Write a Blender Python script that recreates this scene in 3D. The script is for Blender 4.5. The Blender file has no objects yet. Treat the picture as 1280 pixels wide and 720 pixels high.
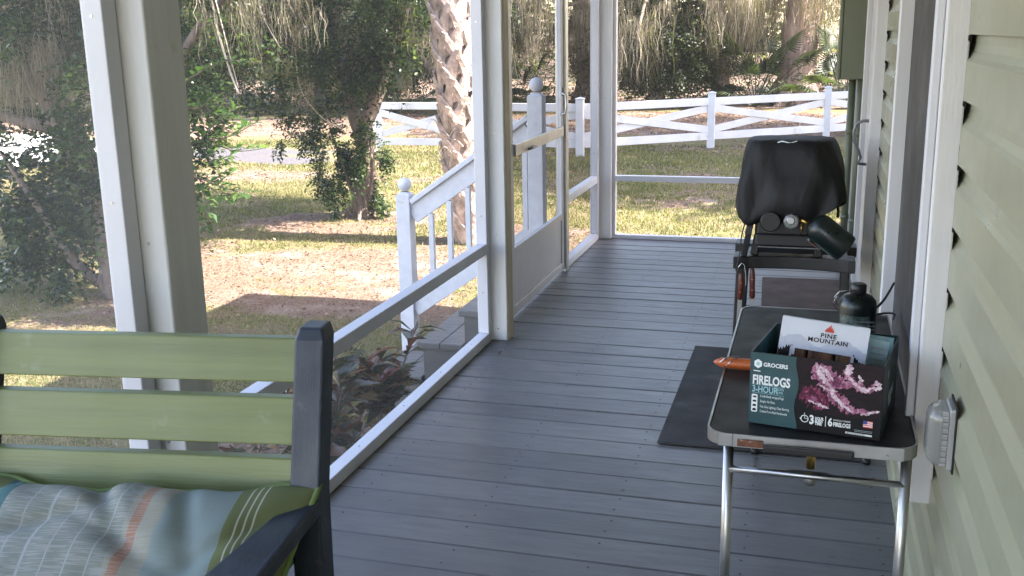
import bpy, bmesh, math, random
import numpy as np
from mathutils import Vector, Matrix, noise as mnoise
R = math.radians
rnd = random.Random(7)
rng = np.random.default_rng(11)
scene = bpy.context.scene
col = scene.collection

# ------------------------------------------------------------------ camera, sky, sun, exposure
H = 1.45
def camera_matrix():
    f = 1298.0
    y = Vector((1027-640, -(34-360), -f)).normalized()
    d = Vector((735-640, -(5640-360), -f)).normalized()
    z = -d; z = (z - y*z.dot(y)).normalized()
    x = y.cross(z)
    m = Matrix((x, y, z)).to_4x4()
    m.translation = Vector((0, 0, H))
    return m
cam_data = bpy.data.cameras.new('camera')
cam = bpy.data.objects.new('camera', cam_data); col.objects.link(cam)
cam.matrix_world = camera_matrix()
cam_data.sensor_width = 36; cam_data.lens = 1298.0*36/1280
cam_data.clip_start = 0.02; cam_data.clip_end = 600
scene.camera = cam

SUN_EL = 50.7
world = bpy.data.worlds.new('World'); scene.world = world; world.use_nodes = True
wn = world.node_tree; wn.nodes.clear()
sky = wn.nodes.new('ShaderNodeTexSky'); sky.sky_type = 'NISHITA'; sky.sun_disc = False
sky.sun_elevation = R(SUN_EL); sky.sun_rotation = R(90)
bg = wn.nodes.new('ShaderNodeBackground'); bg.inputs['Strength'].default_value = 0.15
wo = wn.nodes.new('ShaderNodeOutputWorld')
tint = wn.nodes.new('ShaderNodeMix'); tint.data_type = 'RGBA'; tint.blend_type = 'MULTIPLY'; tint.inputs[0].default_value = 1
tint.inputs[7].default_value = (1.15, .96, .86, 1)
wn.links.new(sky.outputs[0], tint.inputs[6]); wn.links.new(tint.outputs[2], bg.inputs[0]); wn.links.new(bg.outputs[0], wo.inputs[0])
sun_d = bpy.data.lights.new('sun', 'SUN'); sun_d.energy = 3.6; sun_d.angle = R(0.5); sun_d.color = (1, .95, .87)
sun = bpy.data.objects.new('sun', sun_d); col.objects.link(sun)
sun.rotation_euler = Vector((-math.cos(R(SUN_EL)), -0.02, -math.sin(R(SUN_EL)))).to_track_quat('-Z', 'Y').to_euler()
scene.view_settings.view_transform = 'Standard'; scene.view_settings.look = 'None'
scene.view_settings.exposure = 3.42; scene.view_settings.gamma = 1.0
scene.render.engine = 'CYCLES'
cy = scene.cycles
cy.max_bounces = 10; cy.diffuse_bounces = 5; cy.glossy_bounces = 4; cy.transparent_max_bounces = 24; cy.transmission_bounces = 4
cy.sample_clamp_indirect = 8

# ------------------------------------------------------------------ materials
def nodes(name):
    m = bpy.data.materials.new(name); m.use_nodes = True
    nt = m.node_tree; nt.nodes.clear()
    o = nt.nodes.new('ShaderNodeOutputMaterial')
    return m, nt, o
def N(nt, t, **kw):
    n = nt.nodes.new(t)
    for k, v in kw.items():
        if k in n.inputs.keys() if isinstance(k, str) else False: n.inputs[k].default_value = v
        else: setattr(n, k, v)
    return n
def rgb(c): return (c[0], c[1], c[2], 1)
def ramp(nt, fac, stops, interp='LINEAR'):
    r = nt.nodes.new('ShaderNodeValToRGB'); r.color_ramp.interpolation = interp
    el = r.color_ramp.elements
    while len(el) > 1: el.remove(el[-1])
    el[0].position = stops[0][0]; el[0].color = rgb(stops[0][1])
    for p, c in stops[1:]:
        e = el.new(p); e.color = rgb(c)
    nt.links.new(fac, r.inputs[0]); return r.outputs[0]
def noise(nt, scale=5, detail=4, rough=.55, vec=None, stretch=None, coord='Object', dist=0):
    tc = nt.nodes.new('ShaderNodeTexCoord'); src = vec or tc.outputs[coord]
    if stretch:
        mp = nt.nodes.new('ShaderNodeMapping'); mp.inputs['Scale'].default_value = stretch
        nt.links.new(src, mp.inputs[0]); src = mp.outputs[0]
    n = nt.nodes.new('ShaderNodeTexNoise'); n.inputs['Scale'].default_value = scale
    n.inputs['Detail'].default_value = detail; n.inputs['Roughness'].default_value = rough
    n.inputs['Distortion'].default_value = dist
    nt.links.new(src, n.inputs['Vector']); return n.outputs[0]
def mixc(nt, fac, a, b, mode='MIX'):
    m = nt.nodes.new('ShaderNodeMix'); m.data_type = 'RGBA'; m.blend_type = mode
    for inp, v in ((m.inputs[0], fac), (m.inputs[6], a), (m.inputs[7], b)):
        if isinstance(v, bpy.types.NodeSocket): nt.links.new(v, inp)
        elif isinstance(v, (int, float)): inp.default_value = v
        else: inp.default_value = rgb(v)
    return m.outputs[2]
def bump(nt, h, strength=.3, dist=.01):
    b = nt.nodes.new('ShaderNodeBump'); b.inputs['Strength'].default_value = strength; b.inputs['Distance'].default_value = dist
    nt.links.new(h, b.inputs['Height']); return b.outputs[0]
def bsdf(nt, out, color, rough=.6, metal=0, spec=.5, normal=None, coat=0):
    p = nt.nodes.new('ShaderNodeBsdfPrincipled')
    for k, v in (('Base Color', color), ('Roughness', rough), ('Metallic', metal), ('Specular IOR Level', spec), ('Coat Weight', coat)):
        if isinstance(v, bpy.types.NodeSocket): nt.links.new(v, p.inputs[k])
        elif k == 'Base Color': p.inputs[k].default_value = rgb(v)
        else: p.inputs[k].default_value = v
    if normal: nt.links.new(normal, p.inputs['Normal'])
    nt.links.new(p.outputs[0], out.inputs[0]); return p
def simple(name, c, rough=.6, metal=0, var=.15, scale=8, bs=.15, bscale=60, stretch=None, spec=.5, dirt=None, coat=0, bd=.002):
    m, nt, o = nodes(name)
    n1 = noise(nt, scale, 5, stretch=stretch)
    a = tuple(max(0, x*(1-var)) for x in c); b = tuple(min(1, x*(1+var)) for x in c)
    cc = ramp(nt, n1, [(.3, a), (.7, b)])
    if dirt:
        d = noise(nt, dirt[1], 8, .65)
        fac = ramp(nt, d, [(dirt[2], (0, 0, 0)), (dirt[2]+.12, (1, 1, 1))])
        cc = mixc(nt, fac, cc, dirt[0])
    n2 = noise(nt, bscale, 3, stretch=stretch)
    rr = ramp(nt, noise(nt, scale*2.3, 4), [(.3, (max(0.02, rough-.08),)*3), (.7, (min(1, rough+.08),)*3)])
    bsdf(nt, o, cc, rr, metal, spec, bump(nt, n2, bs, bd), coat)
    return m
M = {}
M['white_paint'] = simple('white_paint', (.58, .57, .58), .5, var=.06, scale=3, bs=.35, bscale=30, stretch=(6, 6, .5), dirt=((.42, .41, .38), 5, .66))
M['post_paint'] = simple('post_paint', (.60, .60, .60), .5, var=.08, scale=4, bs=.5, bscale=40, stretch=(6, 6, .35), dirt=((.45, .43, .38), 6, .64))
M['alu_white'] = simple('white_aluminium', (.56, .56, .60), .38, var=.05, scale=4, bs=.05, dirt=((.5, .49, .46), 9, .68))
M['vinyl'] = simple('fence_vinyl', (.42, .415, .43), .5, var=.08, scale=3, bs=.05, dirt=((.31, .31, .27), 4, .60))
M['rail_paint'] = simple('weathered_white_paint', (.52, .52, .56), .6, var=.08, scale=6, bs=.5, bscale=35, stretch=(3, 3, 3), dirt=((.36, .34, .3), 9, .63))
M['tan_trim'] = simple('tan_wood', (.42, .36, .27), .6, var=.2, scale=6, stretch=(4, 4, .5))
M['navy'] = simple('navy_paint', (.020, .028, .046), .48, dirt=((.07, .075, .085), 16, .64), var=.3, scale=6, bs=.3, bscale=50, stretch=(8, 2, 2))
M['green_slat'] = simple('green_paint', (.135, .160, .050), .42, dirt=((.21, .22, .13), 11, .64), var=.22, scale=3, bs=.4, bscale=25, stretch=(.4, 6, 8))
M['black_plastic'] = simple('black_plastic', (.011, .011, .012), .42, var=.2, scale=10, bs=.15, bscale=150)
M['black_vinyl'] = simple('black_vinyl', (.012, .012, .013), .5, var=.25, scale=5, bs=.25, bscale=160, spec=.3, dirt=((.022, .022, .022), 9, .6))
M['alu'] = simple('bare_aluminium', (.42, .42, .43), .36, 1, var=.12, scale=9, bs=.05, dirt=((.35, .33, .3), 14, .62))
M['steel'] = simple('steel', (.55, .55, .56), .25, 1, var=.1)
M['brass'] = simple('brass', (.55, .36, .12), .35, 1)
M['grey_metal'] = simple('grey_metal', (.18, .18, .18), .4, .6)
M['rust'] = simple('brown_latch', (.16, .06, .03), .6, 0, var=.4, scale=60, dirt=((.45, .42, .4), 60, .55))
M['orange'] = simple('orange_wood', (.42, .095, .022), .4, var=.2, scale=20, stretch=(1, 8, 8))
M['redwood'] = simple('red_brown_handle', (.10, .022, .015), .35, var=.4, scale=30, stretch=(6, 6, 1))
M['bottle_green'] = simple('bottle_green', (.004, .009, .008), .32, var=.15)
M['label_print'] = simple('printed_label', (.07, .10, .095), .4, var=.9, scale=60, bs=0)
M['white_print'] = simple('white_print', (.75, .77, .78), .5, var=.02, bs=0)
M['pale_teal_print'] = simple('pale_teal_print', (.30, .52, .58), .5, var=.02, bs=0)
M['dim_print'] = simple('dim_print', (.32, .36, .38), .5, var=.05, bs=0)
M['black_print'] = simple('black_print', (.004, .004, .006), .5, spec=.25, var=.1, bs=0)
M['red_print'] = simple('red_print', (.62, .07, .05), .5, var=.1, bs=0)
M['blue_print'] = simple('blue_print', (.03, .06, .25), .5, var=.1, bs=0)
M['teal_card'] = simple('teal_card', (.022, .066, .078), .38, var=.18, scale=12, bs=.1)
M['dark_card'] = simple('dark_card', (.014, .032, .033), .45, var=.2, scale=12, bs=.1)
M['white_card'] = simple('white_card', (.60, .62, .70), .5, var=.05, scale=14, bs=.1)
M['pale_card'] = simple('pale_card', (.46, .48, .58), .5, var=.08, scale=60, bs=.1)
M['log_wood'] = simple('pressed_log_wood', (.11, .045, .02), .6, var=.75, scale=38, bs=.4, stretch=(2.2, 1, .15))
M['sage'] = simple('sage_box_paint', (.14, .16, .11), .4, var=.08, scale=5)
M['dark_gap'] = simple('shadow_channel', (.01, .01, .01), .9)
M['door_white'] = simple('door_white', (.50, .48, .46), .45, var=.06)
M['hinge'] = simple('dark_hinge', (.10, .08, .06), .4, .8)
M['rubber'] = simple('rubber_mat', (.034, .033, .033), .85, var=.3, scale=5, bs=.6, bscale=220, dirt=((.07, .065, .06), 5, .58))
M['coir'] = simple('brown_doormat', (.085, .058, .045), .95, var=.35, scale=7, bs=.8, bscale=250, dirt=((.11, .085, .07), 7, .6))
def mat_clear(name, c, op):
    m, nt, o = nodes(name)
    p = bsdf(nt, o, c, .12, 0, .6, bump(nt, noise(nt, 30, 2), .1, .002))
    tr = nt.nodes.new('ShaderNodeBsdfTransparent'); mx = nt.nodes.new('ShaderNodeMixShader'); mx.inputs[0].default_value = op
    nt.links.new(tr.outputs[0], mx.inputs[1]); nt.links.new(p.outputs[0], mx.inputs[2]); nt.links.new(mx.outputs[0], o.inputs[0]); return m
M['clear'] = mat_clear('smoky_clear_plastic', (.22, .22, .21), .72)
M['clear_bright'] = mat_clear('clear_plastic_base', (.38, .38, .38), .75)
M['piping'] = simple('green_piping', (.13, .19, .06), .8, bs=.3)
M['shingle'] = simple('roof_shingle', (.14, .13, .12), .9)
M['ceiling'] = simple('porch_ceiling_paint', (.62, .64, .62), .6)

def mat_cover():
    m, nt, o = nodes('black_cover_fabric')
    n1 = noise(nt, 4, 3, .5, dist=.4, stretch=(1.6, 1.6, .8)); n2 = noise(nt, 260, 2)
    c = ramp(nt, n1, [(.3, (.005, .005, .0055)), (.75, (.013, .013, .014))])
    b1 = nt.nodes.new('ShaderNodeBump'); b1.inputs['Strength'].default_value = .55; b1.inputs['Distance'].default_value = .035
    nt.links.new(n1, b1.inputs['Height'])
    b2 = nt.nodes.new('ShaderNodeBump'); b2.inputs['Strength'].default_value = .2; b2.inputs['Distance'].default_value = .001
    nt.links.new(n2, b2.inputs['Height']); nt.links.new(b1.outputs[0], b2.inputs['Normal'])
    bsdf(nt, o, c, .62, 0, .35, b2.outputs[0]); return m
M['cover'] = mat_cover()

def mat_deck(name, c1, c2, c3):
    m, nt, o = nodes(name)
    at = nt.nodes.new('ShaderNodeAttribute'); at.attribute_name = 'tone'
    base = ramp(nt, at.outputs['Fac'], [(0, c1), (1, c2)])
    g = noise(nt, 3, 8, .6, stretch=(1.5, 14, 14))
    base = mixc(nt, ramp(nt, g, [(.35, (.0,)*3), (.75, (.7,)*3)]), base, c3)
    w = noise(nt, 1.1, 6, .6)
    dust = ramp(nt, w, [(.45, (0, 0, 0)), (.75, (.5, .5, .5))])
    base = mixc(nt, dust, base, (.21, .195, .18))
    sp = noise(nt, 38, 3, .5, stretch=(.6, 1.6, 1))
    base = mixc(nt, ramp(nt, sp, [(.70, (0, 0, 0)), (.73, (.8, .8, .8))]), base, (.045, .04, .038))
    rr = ramp(nt, noise(nt, 6, 5, stretch=(1, 5, 5)), [(.3, (.30,)*3), (.75, (.48,)*3)])
    bsdf(nt, o, base, rr, 0, .5, bump(nt, noise(nt, 18, 6, .65, stretch=(1, 12, 12)), .35, .003)); return m
M['deck'] = mat_deck('deck_paint', (.088, .089, .093), (.142, .141, .142), (.074, .075, .078))
M['nail'] = simple('nail_head', (.05, .045, .045), .7)
M['step_paint'] = mat_deck('step_paint', (.088, .084, .084), (.115, .11, .108), (.07, .066, .064))

def mat_siding():
    m, nt, o = nodes('sage_siding')
    n1 = noise(nt, 1.5, 6, .6, stretch=(1, .6, 2))
    c = ramp(nt, n1, [(.3, (.235, .236, .162)), (.7, (.270, .268, .190))])
    d = noise(nt, 14, 8, .7)
    c = mixc(nt, ramp(nt, d, [(.62, (0, 0, 0)), (.75, (.4, .4, .4))]), c, (.20, .20, .15))
    sc = noise(nt, 70, 2, .5, stretch=(1, 1, 1))
    c = mixc(nt, ramp(nt, sc, [(.76, (0, 0, 0)), (.78, (.6, .6, .6))]), c, (.45, .45, .40))
    rr = ramp(nt, noise(nt, 4, 5), [(.3, (.25,)*3), (.75, (.42,)*3)])
    bsdf(nt, o, c, rr, 0, .5, bump(nt, noise(nt, 7, 3, .5, stretch=(1, .4, 1)), .12, .02)); return m
M['siding'] = mat_siding()

def mat_screen(name, cov, c):
    m, nt, o = nodes(name)
    tr = nt.nodes.new('ShaderNodeBsdfTransparent'); df = nt.nodes.new('ShaderNodeBsdfDiffuse'); df.inputs[0].default_value = rgb(c)
    tl = nt.nodes.new('ShaderNodeBsdfTranslucent'); tl.inputs[0].default_value = rgb(c)
    ad = nt.nodes.new('ShaderNodeMixShader'); ad.inputs[0].default_value = .5
    nt.links.new(df.outputs[0], ad.inputs[1]); nt.links.new(tl.outputs[0], ad.inputs[2])
    mx = nt.nodes.new('ShaderNodeMixShader')
    f = ramp(nt, noise(nt, 1.3, 3, .5), [(.3, (cov*.85,)*3), (.7, (cov*1.15,)*3)])
    nt.links.new(f, mx.inputs[0]); nt.links.new(tr.outputs[0], mx.inputs[1]); nt.links.new(ad.outputs[0], mx.inputs[2])
    nt.links.new(mx.outputs[0], o.inputs[0]); return m
M['screen'] = mat_screen('insect_screen', .085, (.40, .40, .39))
M['screen_near'] = mat_screen('near_insect_screen', .12, (.50, .50, .48))  # paler and denser than the long bay: glare haze put into the mesh
M['screen_dark'] = mat_screen('door_insect_screen', .40, (.10, .09, .078))
M['screen_far'] = mat_screen('far_insect_screen', .07, (.4, .4, .38))
M['window_screen'] = simple('window_screen', (.024, .024, .024), .5, var=.2, scale=2, bs=.2, bscale=400)

def mat_leaf(name, stops, trans=.35, rough=.35, spec=.5):
    m, nt, o = nodes(name)
    at = nt.nodes.new('ShaderNodeAttribute'); at.attribute_name = 'tone'
    c = ramp(nt, at.outputs['Fac'], stops)
    p = nt.nodes.new('ShaderNodeBsdfPrincipled'); nt.links.new(c, p.inputs['Base Color'])
    p.inputs['Roughness'].default_value = rough; p.inputs['Specular IOR Level'].default_value = spec
    t = nt.nodes.new('ShaderNodeBsdfTranslucent')
    tc = mixc(nt, 1.0, c, (1.5, 1.7, .6), 'MULTIPLY'); nt.links.new(tc, t.inputs[0])
    mx = nt.nodes.new('ShaderNodeMixShader'); mx.inputs[0].default_value = trans
    nt.links.new(p.outputs[0], mx.inputs[1]); nt.links.new(t.outputs[0], mx.inputs[2])
    nt.links.new(mx.outputs[0], o.inputs[0]); return m
M['privet_leaf'] = mat_leaf('privet_leaf', [(0, (.009, .018, .007)), (.5, (.024, .042, .014)), (.85, (.052, .080, .024)), (1, (.12, .15, .045))], .42, .27)
M['bright_leaf'] = mat_leaf('sunlit_leaf', [(0, (.025, .050, .018)), (.6, (.050, .095, .028)), (1, (.11, .17, .04))], .3, .22)  # brighter privet greens: sunlight on the branch painted into the leaf colour
M['oak_leaf'] = mat_leaf('oak_leaf', [(0, (.010, .016, .007)), (.6, (.030, .040, .014)), (1, (.08, .095, .028))], .35, .5)
M['far_leaf'] = mat_leaf('far_leaf', [(0, (.045, .06, .02)), (.5, (.13, .15, .05)), (1, (.27, .27, .10))], .45, .6)  # sunlight on the distant wood put into these pale yellow-greens
M['palmetto_leaf'] = mat_leaf('palmetto_leaf', [(0, (.018, .028, .015)), (1, (.08, .10, .055))], .25, .35)
M['grass_blade'] = mat_leaf('grass_blade', [(0, (.045, .058, .016)), (.6, (.115, .116, .042)), (1, (.30, .235, .13))], .35, .6, .2)
M['litter_leaf'] = mat_leaf('dry_leaf', [(0, (.045, .026, .016)), (.5, (.13, .078, .048)), (.85, (.22, .145, .095)), (1, (.34, .26, .20))], .1, .7, .2)
M['moss'] = mat_leaf('spanish_moss', [(0, (.10, .08, .063)), (.6, (.22, .185, .15)), (1, (.36, .315, .265))], .3, .9, .1)
M['croton_leaf'] = mat_leaf('croton_leaf', [(0, (.014, .018, .010)), (.35, (.03, .04, .014)), (.6, (.085, .022, .018)), (.8, (.15, .045, .03)), (.93, (.17, .13, .04)), (1, (.22, .20, .07))], .2, .28)
M['croton_vein'] = simple('croton_vein', (.34, .24, .10), .5)
M['bark'] = simple('bark', (.19, .145, .115), .9, var=.5, scale=9, bs=1, bscale=14, stretch=(3, 3, .6), dirt=((.34, .32, .28), 6, .58), bd=.03)
M['privet_bark'] = simple('privet_bark', (.13, .095, .075), .85, var=.45, scale=9, bs=1, bscale=16, stretch=(2, 2, .8), dirt=((.24, .215, .19), 9, .6), bd=.03)
M['red_bark'] = simple('cypress_bark', (.36, .245, .20), .9, var=.35, scale=3, bs=1, bscale=7, stretch=(4, 4, .25), dirt=((.44, .38, .33), 3, .55), bd=.06)
M['boot'] = simple('palm_boot', (.37, .28, .225), .8, var=.5, scale=12, bs=.9, bscale=30, stretch=(1, 1, 1), dirt=((.22, .16, .12), 9, .6), bd=.01)
M['palm_core'] = simple('palm_core', (.27, .20, .16), .95, var=.4, scale=20, bs=1)
M['vine'] = simple('bare_vine', (.40, .33, .27), .8)

def mat_ground():
    m, nt, o = nodes('yard_ground')
    a = nt.nodes.new('ShaderNodeAttribute'); a.attribute_name = 'litter'
    g = nt.nodes.new('ShaderNodeAttribute'); g.attribute_name = 'gravel'
    n1 = noise(nt, .9, 8, .7); n2 = noise(nt, 24, 6, .75); n3 = noise(nt, 5, 7, .7)
    grass = ramp(nt, n2, [(.25, (.045, .046, .016)), (.5, (.115, .105, .042)), (.75, (.27, .22, .12))])
    grass = mixc(nt, ramp(nt, n3, [(.45, (0, 0, 0)), (.62, (.75, .75, .75))]), grass, (.19, .14, .09))
    lit = ramp(nt, noise(nt, 60, 6, .85), [(.30, (.035, .022, .016)), (.45, (.12, .077, .055)), (.60, (.23, .160, .122)), (.75, (.36, .29, .245))])
    sand = ramp(nt, noise(nt, 2.2, 7, .7), [(.50, (0, 0, 0)), (.66, (.7, .7, .7))])
    lit = mixc(nt, sand, lit, (.28, .225, .19))
    md = nt.nodes.new('ShaderNodeMath'); md.operation = 'ADD'; nt.links.new(a.outputs['Fac'], md.inputs[0])
    m2 = nt.nodes.new('ShaderNodeMath'); m2.operation = 'MULTIPLY_ADD'; nt.links.new(n3, m2.inputs[0]); m2.inputs[1].default_value = 1.2; m2.inputs[2].default_value = -.6
    nt.links.new(m2.outputs[0], md.inputs[1])
    c = mixc(nt, ramp(nt, md.outputs[0], [(.38, (0, 0, 0)), (.62, (1, 1, 1))]), grass, lit)
    gr = ramp(nt, noise(nt, 30, 5, .8), [(.3, (.055, .052, .058)), (.7, (.115, .105, .108))])
    gm = nt.nodes.new('ShaderNodeMath'); gm.operation = 'ADD'; nt.links.new(g.outputs['Fac'], gm.inputs[0]); nt.links.new(m2.outputs[0], gm.inputs[1])
    c = mixc(nt, ramp(nt, gm.outputs[0], [(.4, (0, 0, 0)), (.6, (1, 1, 1))]), c, gr)
    bsdf(nt, o, c, .95, 0, .1, bump(nt, n2, 1, .03)); return m
M['ground'] = mat_ground()

def mat_cushion():
    m, nt, o = nodes('striped_cushion_fabric')
    tc = nt.nodes.new('ShaderNodeTexCoord'); sp = nt.nodes.new('ShaderNodeSeparateXYZ'); nt.links.new(tc.outputs['UV'], sp.inputs[0])
    G = (.130, .150, .072); W = (.38, .39, .34); B = (.185, .235, .235); T = (.06, .13, .135); Y = (.18, .20, .175); RU = (.27, .15, .10); TN = (.24, .235, .19)
    W2 = (.28, .30, .30)
    st = [(0, B), (.075, G), (.105, W), (.109, G), (.122, W), (.126, G), (.139, W), (.143, G), (.156, W), (.160, G), (.20, T), (.216, W2), (.220, T), (.262, Y),
          (.33, W2), (.335, Y), (.39, W2), (.395, Y), (.45, W2), (.455, Y), (.51, W2), (.515, Y), (.565, W2), (.570, Y), (.605, TN), (.62, RU), (.648, TN), (.695, B), (.845, G), (.868, W), (.872, G), (.885, W), (.889, G), (.902, W), (.906, G)]
    # colour ramps hold at most 32 stops: two of them, joined at u = .5
    def part(lst):
        return ramp(nt, sp.outputs[0], lst, 'CONSTANT')
    a = part([s for s in st if s[0] < .5]); b = part([(0, Y)] + [s for s in st if s[0] >= .5])
    gt = nt.nodes.new('ShaderNodeMath'); gt.operation = 'GREATER_THAN'; gt.inputs[1].default_value = .5; nt.links.new(sp.outputs[0], gt.inputs[0])
    c = mixc(nt, gt.outputs[0], a, b)
    hn = nt.nodes.new('ShaderNodeTexNoise'); hn.inputs['Scale'].default_value = 1; hn.inputs['Detail'].default_value = 2
    mp = nt.nodes.new('ShaderNodeMapping'); mp.inputs['Scale'].default_value = (14, 190, 1); nt.links.new(tc.outputs['UV'], mp.inputs[0]); nt.links.new(mp.outputs[0], hn.inputs['Vector'])
    dash = ramp(nt, hn.outputs[0], [(.50, (0, 0, 0)), (.56, (.8, .8, .8))])
    inb = ramp(nt, sp.outputs[0], [(0, (0, 0, 0)), (.262, (1, 1, 1)), (.62, (.7, .7, .7)), (.695, (.25, .25, .25)), (.80, (0, 0, 0))], 'CONSTANT')
    f = nt.nodes.new('ShaderNodeMath'); f.operation = 'MULTIPLY'; nt.links.new(dash, f.inputs[0]); nt.links.new(inb, f.inputs[1])
    c = mixc(nt, f.outputs[0], c, (.27, .27, .26))
    w = noise(nt, 500, 2, coord='Object')
    bsdf(nt, o, c, .85, 0, .2, bump(nt, w, .3, .001)); return m
M['cushion'] = mat_cushion()

def mat_flame():
    m, nt, o = nodes('printed_flame_picture')
    tc = nt.nodes.new('ShaderNodeTexCoord')
    mp = nt.nodes.new('ShaderNodeMapping'); mp.inputs['Rotation'].default_value = (0, R(-40), 0); mp.inputs['Scale'].default_value = (9, 1, 30)
    nt.links.new(tc.outputs['Object'], mp.inputs[0])
    n = nt.nodes.new('ShaderNodeTexNoise'); n.inputs['Scale'].default_value = 1.6; n.inputs['Detail'].default_value = 5; n.inputs['Distortion'].default_value = 1.6
    nt.links.new(mp.outputs[0], n.inputs['Vector'])
    c = ramp(nt, n.outputs[0], [(.30, (.004, .003, .004)), (.50, (.014, .006, .010)), (.56, (.005, .003, .005)), (.74, (.04, .012, .024))])
    bsdf(nt, o, c, .45, 0, .25); return m
M['flame_dark'] = mat_flame()
def mat_flame_tongue(name, stops, sc=55):
    m, nt, o = nodes(name)
    n = noise(nt, sc, 5, .65, stretch=(1, 1, .55), dist=1.8); bsdf(nt, o, ramp(nt, n, stops), .45, 0, .3); return m
M['flame_pink'] = mat_flame_tongue('flame_pink', [(.30, (.02, .004, .012)), (.42, (.14, .03, .075)), (.55, (.33, .12, .20)), (.68, (.62, .42, .50))])
M['flame_pale'] = mat_flame_tongue('flame_pale', [(.30, (.25, .09, .15)), (.45, (.50, .33, .40)), (.60, (.68, .58, .62))], 60)
M['flame_magenta'] = mat_flame_tongue('flame_magenta', [(.32, (.008, .002, .004)), (.5, (.10, .012, .04)), (.62, (.26, .05, .12)), (.72, (.45, .2, .3))], 75)

# ------------------------------------------------------------------ builders
class MB:
    def __init__(s): s.v = []; s.f = []; s.m = []; s.sm = []
    def add(s, vs, fs, mi=0, smooth=False):
        b = len(s.v); s.v += [tuple(p) for p in vs]
        for f in fs: s.f.append(tuple(i+b for i in f)); s.m.append(mi); s.sm.append(smooth)
        return s
    def box(s, x0, x1, y0, y1, z0, z1, mi=0):
        vs = [(x, y, z) for z in (z0, z1) for y in (y0, y1) for x in (x0, x1)]
        return s.add(vs, [(0, 2, 3, 1), (4, 5, 7, 6), (0, 1, 5, 4), (2, 6, 7, 3), (0, 4, 6, 2), (1, 3, 7, 5)], mi)
    def bar(s, a, b, w, h, up=(0, 0, 1), mi=0, w2=None, h2=None):
        a = Vector(a); b = Vector(b); d = (b-a).normalized(); up = Vector(up)
        sd = d.cross(up).normalized(); u = sd.cross(d).normalized()
        w2 = w if w2 is None else w2; h2 = h if h2 is None else h2
        vs = []
        for p, ww, hh in ((a, w, h), (b, w2, h2)):
            for i, j in ((-1, -1), (1, -1), (1, 1), (-1, 1)): vs.append(p + sd*(i*ww/2) + u*(j*hh/2))
        return s.add(vs, [(3, 2, 1, 0), (4, 5, 6, 7), (0, 1, 5, 4), (1, 2, 6, 5), (2, 3, 7, 6), (3, 0, 4, 7)], mi)
    def tube(s, pts, rad, seg=12, mi=0, caps=True, rough=0, seed=0):
        pts = [Vector(p) for p in pts]; n = len(pts)
        if not hasattr(rad, '__len__'): rad = [rad]*n
        vs = []; prev = None
        for i, p in enumerate(pts):
            t = (pts[min(i+1, n-1)]-pts[max(i-1, 0)]).normalized()
            if prev is None:
                ref = Vector((0, 0, 1)) if abs(t.z) < .9 else Vector((1, 0, 0))
                u = t.cross(ref).normalized()
            else:
                u = (prev - t*prev.dot(t)).normalized()
            prev = u; w = t.cross(u)
            for k in range(seg):
                a = 2*math.pi*k/seg; q = u*math.cos(a)+w*math.sin(a); r = rad[i]
                if rough: r *= 1+rough*mnoise.noise(q*1.7+p*2.2+Vector((seed, 0, 0)))+rough*.6*mnoise.noise(q*4+p*5)
                vs.append(p+q*r)
        fs = [(i*seg+k, i*seg+(k+1) % seg, (i+1)*seg+(k+1) % seg, (i+1)*seg+k) for i in range(n-1) for k in range(seg)]
        s.add(vs, fs, mi, True)
        if caps:
            b = len(s.v)-len(vs)
            s.f.append(tuple(b+k for k in range(seg))[::-1]); s.m.append(mi); s.sm.append(False)
            s.f.append(tuple(b+(n-1)*seg+k for k in range(seg))); s.m.append(mi); s.sm.append(False)
        return s
    def lathe(s, prof, center=(0, 0, 0), axis=(0, 0, 1), seg=24, mi=0):
        c = Vector(center); ax = Vector(axis).normalized()
        q = Vector((0, 0, 1)).rotation_difference(ax)
        n = len(prof); vs = []
        for r, h in prof:
            for k in range(seg):
                a = 2*math.pi*k/seg; vs.append(c+q @ Vector((r*math.cos(a), r*math.sin(a), h)))
        fs = [(i*seg+k, i*seg+(k+1) % seg, (i+1)*seg+(k+1) % seg, (i+1)*seg+k) for i in range(n-1) for k in range(seg)]
        s.add(vs, fs, mi, True)
        b = len(s.v)-len(vs)
        s.f.append(tuple(b+k for k in range(seg))[::-1]); s.m.append(mi); s.sm.append(False)
        s.f.append(tuple(b+(n-1)*seg+k for k in range(seg))); s.m.append(mi); s.sm.append(False)
        return s
    def ball(s, c, r, seg=20, mi=0):
        k = 12
        return s.lathe([(max(1e-4, r*math.sin(math.pi*i/k)), -r*math.cos(math.pi*i/k)) for i in range(k+1)], c, (0, 0, 1), seg, mi)
    def prism(s, pts, z0, z1, mi=0):
        n = len(pts)
        vs = [(x, y, z0) for x, y in pts]+[(x, y, z1) for x, y in pts]
        fs = [tuple(range(n))[::-1], tuple(range(n, 2*n))]+[(i, (i+1) % n, n+(i+1) % n, n+i) for i in range(n)]
        return s.add(vs, fs, mi)
    def build(s, name, mats, parent=None, bevel=0, seg=2, loc=None, rot=None):
        me = bpy.data.meshes.new(name); me.from_pydata(s.v, [], s.f)
        if not isinstance(mats, (list, tuple)): mats = [mats]
        for m in mats: me.materials.append(m)
        me.polygons.foreach_set('material_index', s.m); me.polygons.foreach_set('use_smooth', s.sm)
        me.update(); o = bpy.data.objects.new(name, me); col.objects.link(o)
        if parent is not None: o.parent = parent
        if loc is not None: o.location = loc
        if rot is not None: o.rotation_euler = rot
        if bevel:
            b = o.modifiers.new('bevel', 'BEVEL'); b.width = bevel; b.segments = seg; b.limit_method = 'ANGLE'; b.angle_limit = R(40)
        return o
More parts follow.
